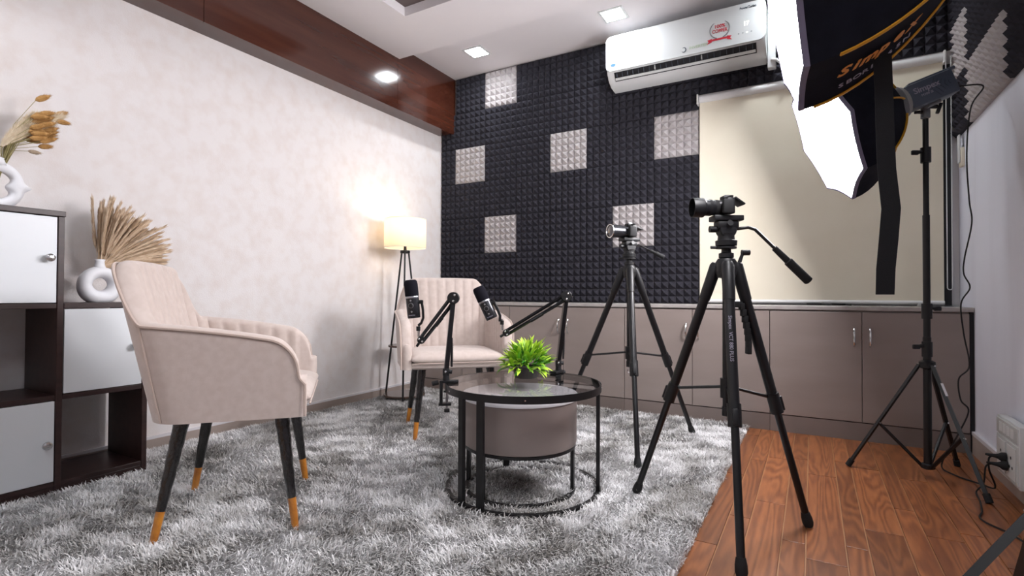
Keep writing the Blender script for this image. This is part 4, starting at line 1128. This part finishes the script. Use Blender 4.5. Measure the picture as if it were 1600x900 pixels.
def softbox(label, c, n, R, ro, D, tape, diff, group='black octagonal softboxes'):
    c, n = Vector(c), Vector(n).normalized()
    e1 = n.cross(Vector((0, 0, 1))).normalized(); e2 = e1.cross(n)
    back = c-n*D
    t = thing('softbox', label, 'softbox', back, 0, group)
    r0 = .072
    def rad(s): return r0+(R-r0)*(1-s**1.9)**.92
    def P(k, s, out=0):
        a = ro+k*PI/4; return c-n*(D*s)+(rad(s)+out)*(math.cos(a)*e1+math.sin(a)*e2)
    NS = 10
    ss = [i/NS for i in range(NS+1)]
    for k in range(8):
        bm = B(); A_ = []; I_ = []
        for s in ss:
            row = []; rin = []
            for j in range(5):
                f = j/4; p = P(k, s).lerp(P(k+1, s), f); cen = c-n*(D*s); sag = 1-.045*math.sin(PI*f)*(1-s)
                p = cen+(p-cen)*sag; row.append(bm.verts.new(p)); rin.append(bm.verts.new(cen+(p-cen)*.988))
            A_.append(row); I_.append(rin)
        for i in range(NS):
            for j in range(4):
                bm.faces.new((A_[i][j], A_[i+1][j], A_[i+1][j+1], A_[i][j+1])); bm.faces.new((I_[i][j+1], I_[i+1][j+1], I_[i+1][j], I_[i][j]))
        for j in range(4):
            bm.faces.new((A_[0][j+1], I_[0][j+1], I_[0][j], A_[0][j])); bm.faces.new((A_[NS][j], I_[NS][j], I_[NS][j+1], A_[NS][j+1]))
        obj('cloth_panel', bm, 'softbox_cloth', t, world=True, ang=.9)
        s0, s1 = tape(k)
        if s1 > s0:
            bm = B(); tube(bm, [P(k, s0+(s1-s0)*i/10, .002) for i in range(11)], .0075, 6, squash=.5); obj('yellow_tape', bm, 'yellow_trim', t, world=True, label='yellow seam tape')
    # front lip and diffuser (sagging edges between the rods)
    bm = B(); pts = []
    lo, hi = [], []
    for k in range(8):
        for j in range(4):
            f = j/4; sag = 1-.045*math.sin(PI*f); p = (P(k, 0).lerp(P(k+1, 0), f)-c)*sag
            lo.append((bm.verts.new(c+p*1.004), bm.verts.new(c+p*1.004+n*.014), bm.verts.new(c+p*.978+n*.014), bm.verts.new(c+p*.978)))
    m_ = len(lo)
    for i in range(m_):
        for q in range(4): bm.faces.new((lo[i][q], lo[(i+1) % m_][q], lo[(i+1) % m_][(q+1) % 4], lo[i][(q+1) % 4]))
    obj('front_lip', bm, 'softbox_lip', t, world=True, ang=.6)
    bm = B(); cen = bm.verts.new(c+n*.012); ring = []
    for k in range(8):
        for j in range(4):
            f = j/4; sag = 1-.045*math.sin(PI*f); ring.append(bm.verts.new(c+n*.006+(P(k, 0).lerp(P(k+1, 0), f)-c)*sag*.979))
    for i in range(m_): bm.faces.new((ring[i], ring[(i+1) % m_], cen))
    cb = bm.verts.new(c+n*.002); r2 = [bm.verts.new(v.co-n*.002) for v in ring]
    for i in range(m_): bm.faces.new((r2[(i+1) % m_], r2[i], cb)); bm.faces.new((ring[i], r2[i], r2[(i+1) % m_], ring[(i+1) % m_]))
    obj('diffuser', bm, diff, t, world=True, smooth=False, label='glowing white front diffuser')
    bm = B(); lathe(bm, [(.060, D-.012), (.076, D-.010), (.078, D+.012), (.060, D+.014), (.060, D-.012)], 28, c, -n, cap=False); obj('speed_ring', bm, 'bracket_grey', t, world=True)
    return t, P, e1, e2
STROBES = []
def strobe(label, c, n, D, stand_top, words=True):
    """light head behind the softbox: body along -n from the speed ring, bracket down to the stand"""
    c, n = Vector(c), Vector(n).normalized(); st = Vector(stand_top)
    b0 = c-n*(D+.008)
    t = thing('studio_strobe', label, 'studio light', st, 0, 'grey studio light heads')
    STROBES.append(t)
    e1 = n.cross(Vector((0, 0, 1))).normalized(); e2 = e1.cross(n)
    R3 = Matrix((-n, e1, e2)).transposed()
    bm = B(); lathe(bm, [(.055, 0), (.064, .002), (.066, .022), (.056, .03)], 28, b0, -n); obj('mount_ring', bm, 'grey_plastic', t, world=True)
    bm = B(); box(bm, b0-n*.118, (.185, .098, .105), R3, bev=.012); hd = obj('head_body', bm, 'strobe_grey', t, world=True)
    bm = B(); box(bm, b0-n*.125+e2*.056, (.14, .05, .012), R3, bev=.003); tube(bm, [b0-n*.19+e2*.058, b0-n*.245+e2*.058], .008, 8); obj('top_rail', bm, 'strobe_grey', t, world=True)
    for s in (-1, 1):
        for k in range(5):
            q = .205-.0; a = .012*(k+1)
            o = b0-n*(.195)+e1*s*.0492
            bm = B(); tube(bm, [o+n*a*1.0+e2*.010*(k+1)*.8, o+n*(a*1.35)+e2*0, o+n*a*1.0-e2*.010*(k+1)*.8], .0011, 4); obj('chevron_rib', bm, 'strobe_dark', hd, world=True)
    fs = -e1
    if words:
        text('maker_mark', 'Simpex', .034, 'ink_pale', frame_mtx(b0-n*.098+fs*.0495+e2*.014, -n, fs), hd, bold=.02)
        text('model_mark', 'M300 SI', .014, 'ink_pale', frame_mtx(b0-n*.092+fs*.0495-e2*.012, -n, fs), hd)
    br = b0-n*.118-e2*.052
    bm = B(); top = br; box(bm, top-Vector((0, 0, .006)), (.05, .05, .014), R3, bev=.003)
    tube(bm, [top, st+Vector((0, 0, .045))], .013, 12); tube(bm, [st+Vector((0, 0, .05)), st-Vector((0, 0, .025))], .0175, 14); obj('stand_bracket', bm, 'bracket_grey', t, world=True)
    bm = B(); m_ = top.lerp(st, .35); tube(bm, [m_, m_+ER*.03], .009, 10); box(bm, m_+ER*.04-Vector((0, 0, .008)), (.014, .02, .045), Matrix.Rotation(.3, 3, 'Y'), bev=.004)
    tube(bm, [st+Vector((0, 0, .0)), st-ER*.03], .007, 8); box(bm, st-ER*.036, (.022, .012, .012), bev=.003); obj('bracket_lever', bm, 'black_plastic', t, world=True)
    return b0, e1, e2
# far light
nF = Vector((-.906, -.237, -.352)).normalized(); cF = Vector((.062, 2.746, 1.518)); DF = .285
PF = (.432, 2.872)
light_stand('black light stand in front of the right-hand cabinets', PF, .485, .292, (180, 300, 60), 1.555, ((1.40, -1), (.72, 1), (.555, -1)))
softbox('lit octagonal softbox on the light stand in front of the blind', cF, nF, .32, 3.165, DF, lambda k: (.35, .98) if k % 2 else (.62, .98), 'diffuser_far')
bF, f1, f2 = strobe('grey studio light head behind the softbox in front of the blind', cF, nF, DF, (PF[0], PF[1], 1.585))
# near light
nN = Vector((-.981, -.086, -.171)).normalized(); cN = Vector((-.063, 1.581, 1.606)); DN = .40
PN = (.445, 1.60)
light_stand('black light stand at the right edge, only one leg in view', PN, .30, .29, (205, 325, 85), 1.60, ((.40, 1), (.9, 1)))
sbn, P_, n1, n2 = softbox('large lit octagonal softbox cut off by the top of the picture', cN, nN, .32, 3.42, DN, lambda k: (.16, .98) if k == 1 else ((.06, .98) if k == 2 else (.45, .98)), 'diffuser_near')
strobe('grey studio light head behind the cut-off softbox', cN, nN, DN, (PN[0], PN[1], 1.60), words=False)
def on_gore(k, f, s, out=.003):
    p = P_(k, s).lerp(P_(k+1, s), f); a = P_(k, s+.03).lerp(P_(k+1, s+.03), f); q = P_(k, s).lerp(P_(k+1, s), min(1, f+.1))
    x = (a-p).normalized(); v = (p-q); nn = x.cross(v).normalized()
    if nn.dot(p-(cN-nN*DN*s)) < 0: nn = -nn
    return p, x, nn
for ch, s in zip('Simpex', (.20, .27, .345, .43, .515, .60)):
    p, x, nn = on_gore(1, .42, s); text('softbox_mark', ch, .056, 'ink_orange', frame_mtx(p+nn*.002, x, nn), sbn, shear=.25, bold=.03)
for i, ch in enumerate('SBORB-65N'):
    p, x, nn = on_gore(1, .74, .21+.048*i); text('softbox_mark', ch, .030, 'ink_pale', frame_mtx(p+nn*.002, x, nn), sbn)
# long hook-and-loop strap hanging from the near softbox
bm = B(); prev = None
pts = [(.155, 1.60, 1.39), (.158, 1.60, 1.30), (.160, 1.60, 1.20), (.163, 1.602, 1.10), (.172, 1.605, 1.0), (.166, 1.602, .92), (.160, 1.60, .85), (.158, 1.60, .785)]
rows = []
for i, p in enumerate(pts):
    p = Vector(p); a = .25+.08*math.sin(i); sdv = Vector((math.cos(a), math.sin(a), 0))*.0205; nv = Vector((-math.sin(a), math.cos(a), 0))*.0015
    rows.append([bm.verts.new(p+q) for q in (-sdv-nv, sdv-nv, sdv+nv, -sdv+nv)])
for a, b in zip(rows[:-1], rows[1:]):
    for k in range(4): bm.faces.new((a[k], a[(k+1) % 4], b[(k+1) % 4], b[k]))
bm.faces.new(rows[0]); bm.faces.new(rows[-1][::-1])
obj('hanging_strap', bm, 'strap', sbn, world=True, label='long black strap hanging down')

# ================================================================== cords, switchboard, remote holder
def smooth_path(pts, n=8):
    pts = [Vector(p) for p in pts]; out = []
    for i in range(len(pts)-1):
        p0, p1, p2, p3 = pts[max(i-1, 0)], pts[i], pts[i+1], pts[min(i+2, len(pts)-1)]
        for k in range(n):
            u = k/n; out.append(.5*((2*p1)+(p2-p0)*u+(2*p0-5*p1+4*p2-p3)*u*u+(3*p1-p0-3*p2+p3)*u**3))
    return out+[pts[-1]]
hb = bF-nF*.205
bm = B(); tube(bm, smooth_path([hb-f2*.02, (.672-.03, 2.955, 1.69), (.60, 2.95, 1.60), (.585, 2.95, 1.40), (.592, 2.95, 1.2), (.60, 2.95, 1.10), (.575, 2.95, .95), (.572, 2.95, .88), (.592, 2.95, .82), (.562, 2.95, .75), (.572, 2.96, .62), (.592, 2.97, .48), (.556, 2.97, .42), (.562, 2.97, .33), (.59, 2.98, .28), (.55, 2.99, .16), (.50, 3.0, .03), (.53, 2.95, .006), (.60, 2.86, .006), (.63, 2.78, .02), (.60, 2.72, .10), (.597, 2.712, .15), (.61, 2.705, .163)]), .0032, 6)
obj('power_cord', bm, 'black_rubber', STROBES[0], world=True, label='thin black power cord hanging down')
bm = B(); tube(bm, smooth_path([(.605, 2.692, .135), (.585, 2.70, .12), (.58, 2.71, .05), (.56, 2.72, .01), (.55, 2.62, .005), (.53, 2.5, .005), (.51, 2.4, .005), (.58, 2.25, .005), (.6, 1.9, .005), (.50, 1.6, .005)]), .003, 6)
tag(obj('extension_cord', bm, 'black_rubber'), 'black cord running from the lower plug across the wooden floor', 'cord')
t = thing('switchboard', 'white wall switchboard with sockets low on the right wall', 'switchboard', (XR, 2.71, .08))
bm = B(); bx(bm, .652, XR-.0145, 2.575, 2.845, .075, .305, bev=.004); obj('back_box', bm, 'white_plastic', t, world=True)
for z0, z1 in ((.238, .297), (.085, .23)):
    bm = B(); bx(bm, .648, .6525, 2.585, 2.835, z0, z1, bev=.0015); pl = obj('face_plate', bm, 'white_gloss', t, smooth=False, world=True)
    if z0 > .2:
        for k in range(4):
            bm = B(); y = 2.625+k*.045; prism(bm, [(.6478, y), (.644, y+.019), (.6478, y+.038)], 2, z0+.012, z1-.012); obj('rocker_switch', bm, 'white_plastic', pl, smooth=False, world=True)
    else:
        for y in (2.60, 2.72):
            bm = B(); bx(bm, .6455, .648, y, y+.10, z0+.012, z1-.012, bev=.001); sk = obj('socket', bm, 'white_plastic', pl, smooth=False, world=True)
            for dy, dz in ((.05, .09), (.035, .055), (.065, .055)):
                bm = B(); lathe(bm, [(.006, 0), (.006, .0008)], 12, (.6455, y+dy, z0+dz), (-1, 0, 0)); obj('pin_hole', bm, 'dark_slot', sk, world=True)
for nm, z, lab in (('power_plug', .163, 'black power plug in the upper socket of the switchboard'), ('power_plug', .135, 'black power plug below another one in the switchboard')):
    y = 2.70 if z > .15 else 2.685
    bm = B(); lathe(bm, [(.018, 0), (.019, .003), (.017, .014), (.011, .022), (.008, .03), (.006, .045), (.004, .06)], 16, (.6445, y, z), (-1, .12, .05)); tag(obj(nm, bm, 'black_rubber'), lab, 'plug', 'plugs in the switchboard')
t = thing('remote_holder', 'small white remote control in its holder on the right wall below the foam', 'remote holder', (XR, 3.70, 1.47))
bm = B(); bx(bm, XR-.016, XR, 3.565, 3.615, 1.47, 1.57, bev=.003); obj('holder', bm, 'blind_fabric', t, world=True)
bm = B(); bx(bm, XR-.024, XR-.0165, 3.57, 3.61, 1.49, 1.64, bev=.003); obj('remote', bm, 'white_plastic', t, world=True)
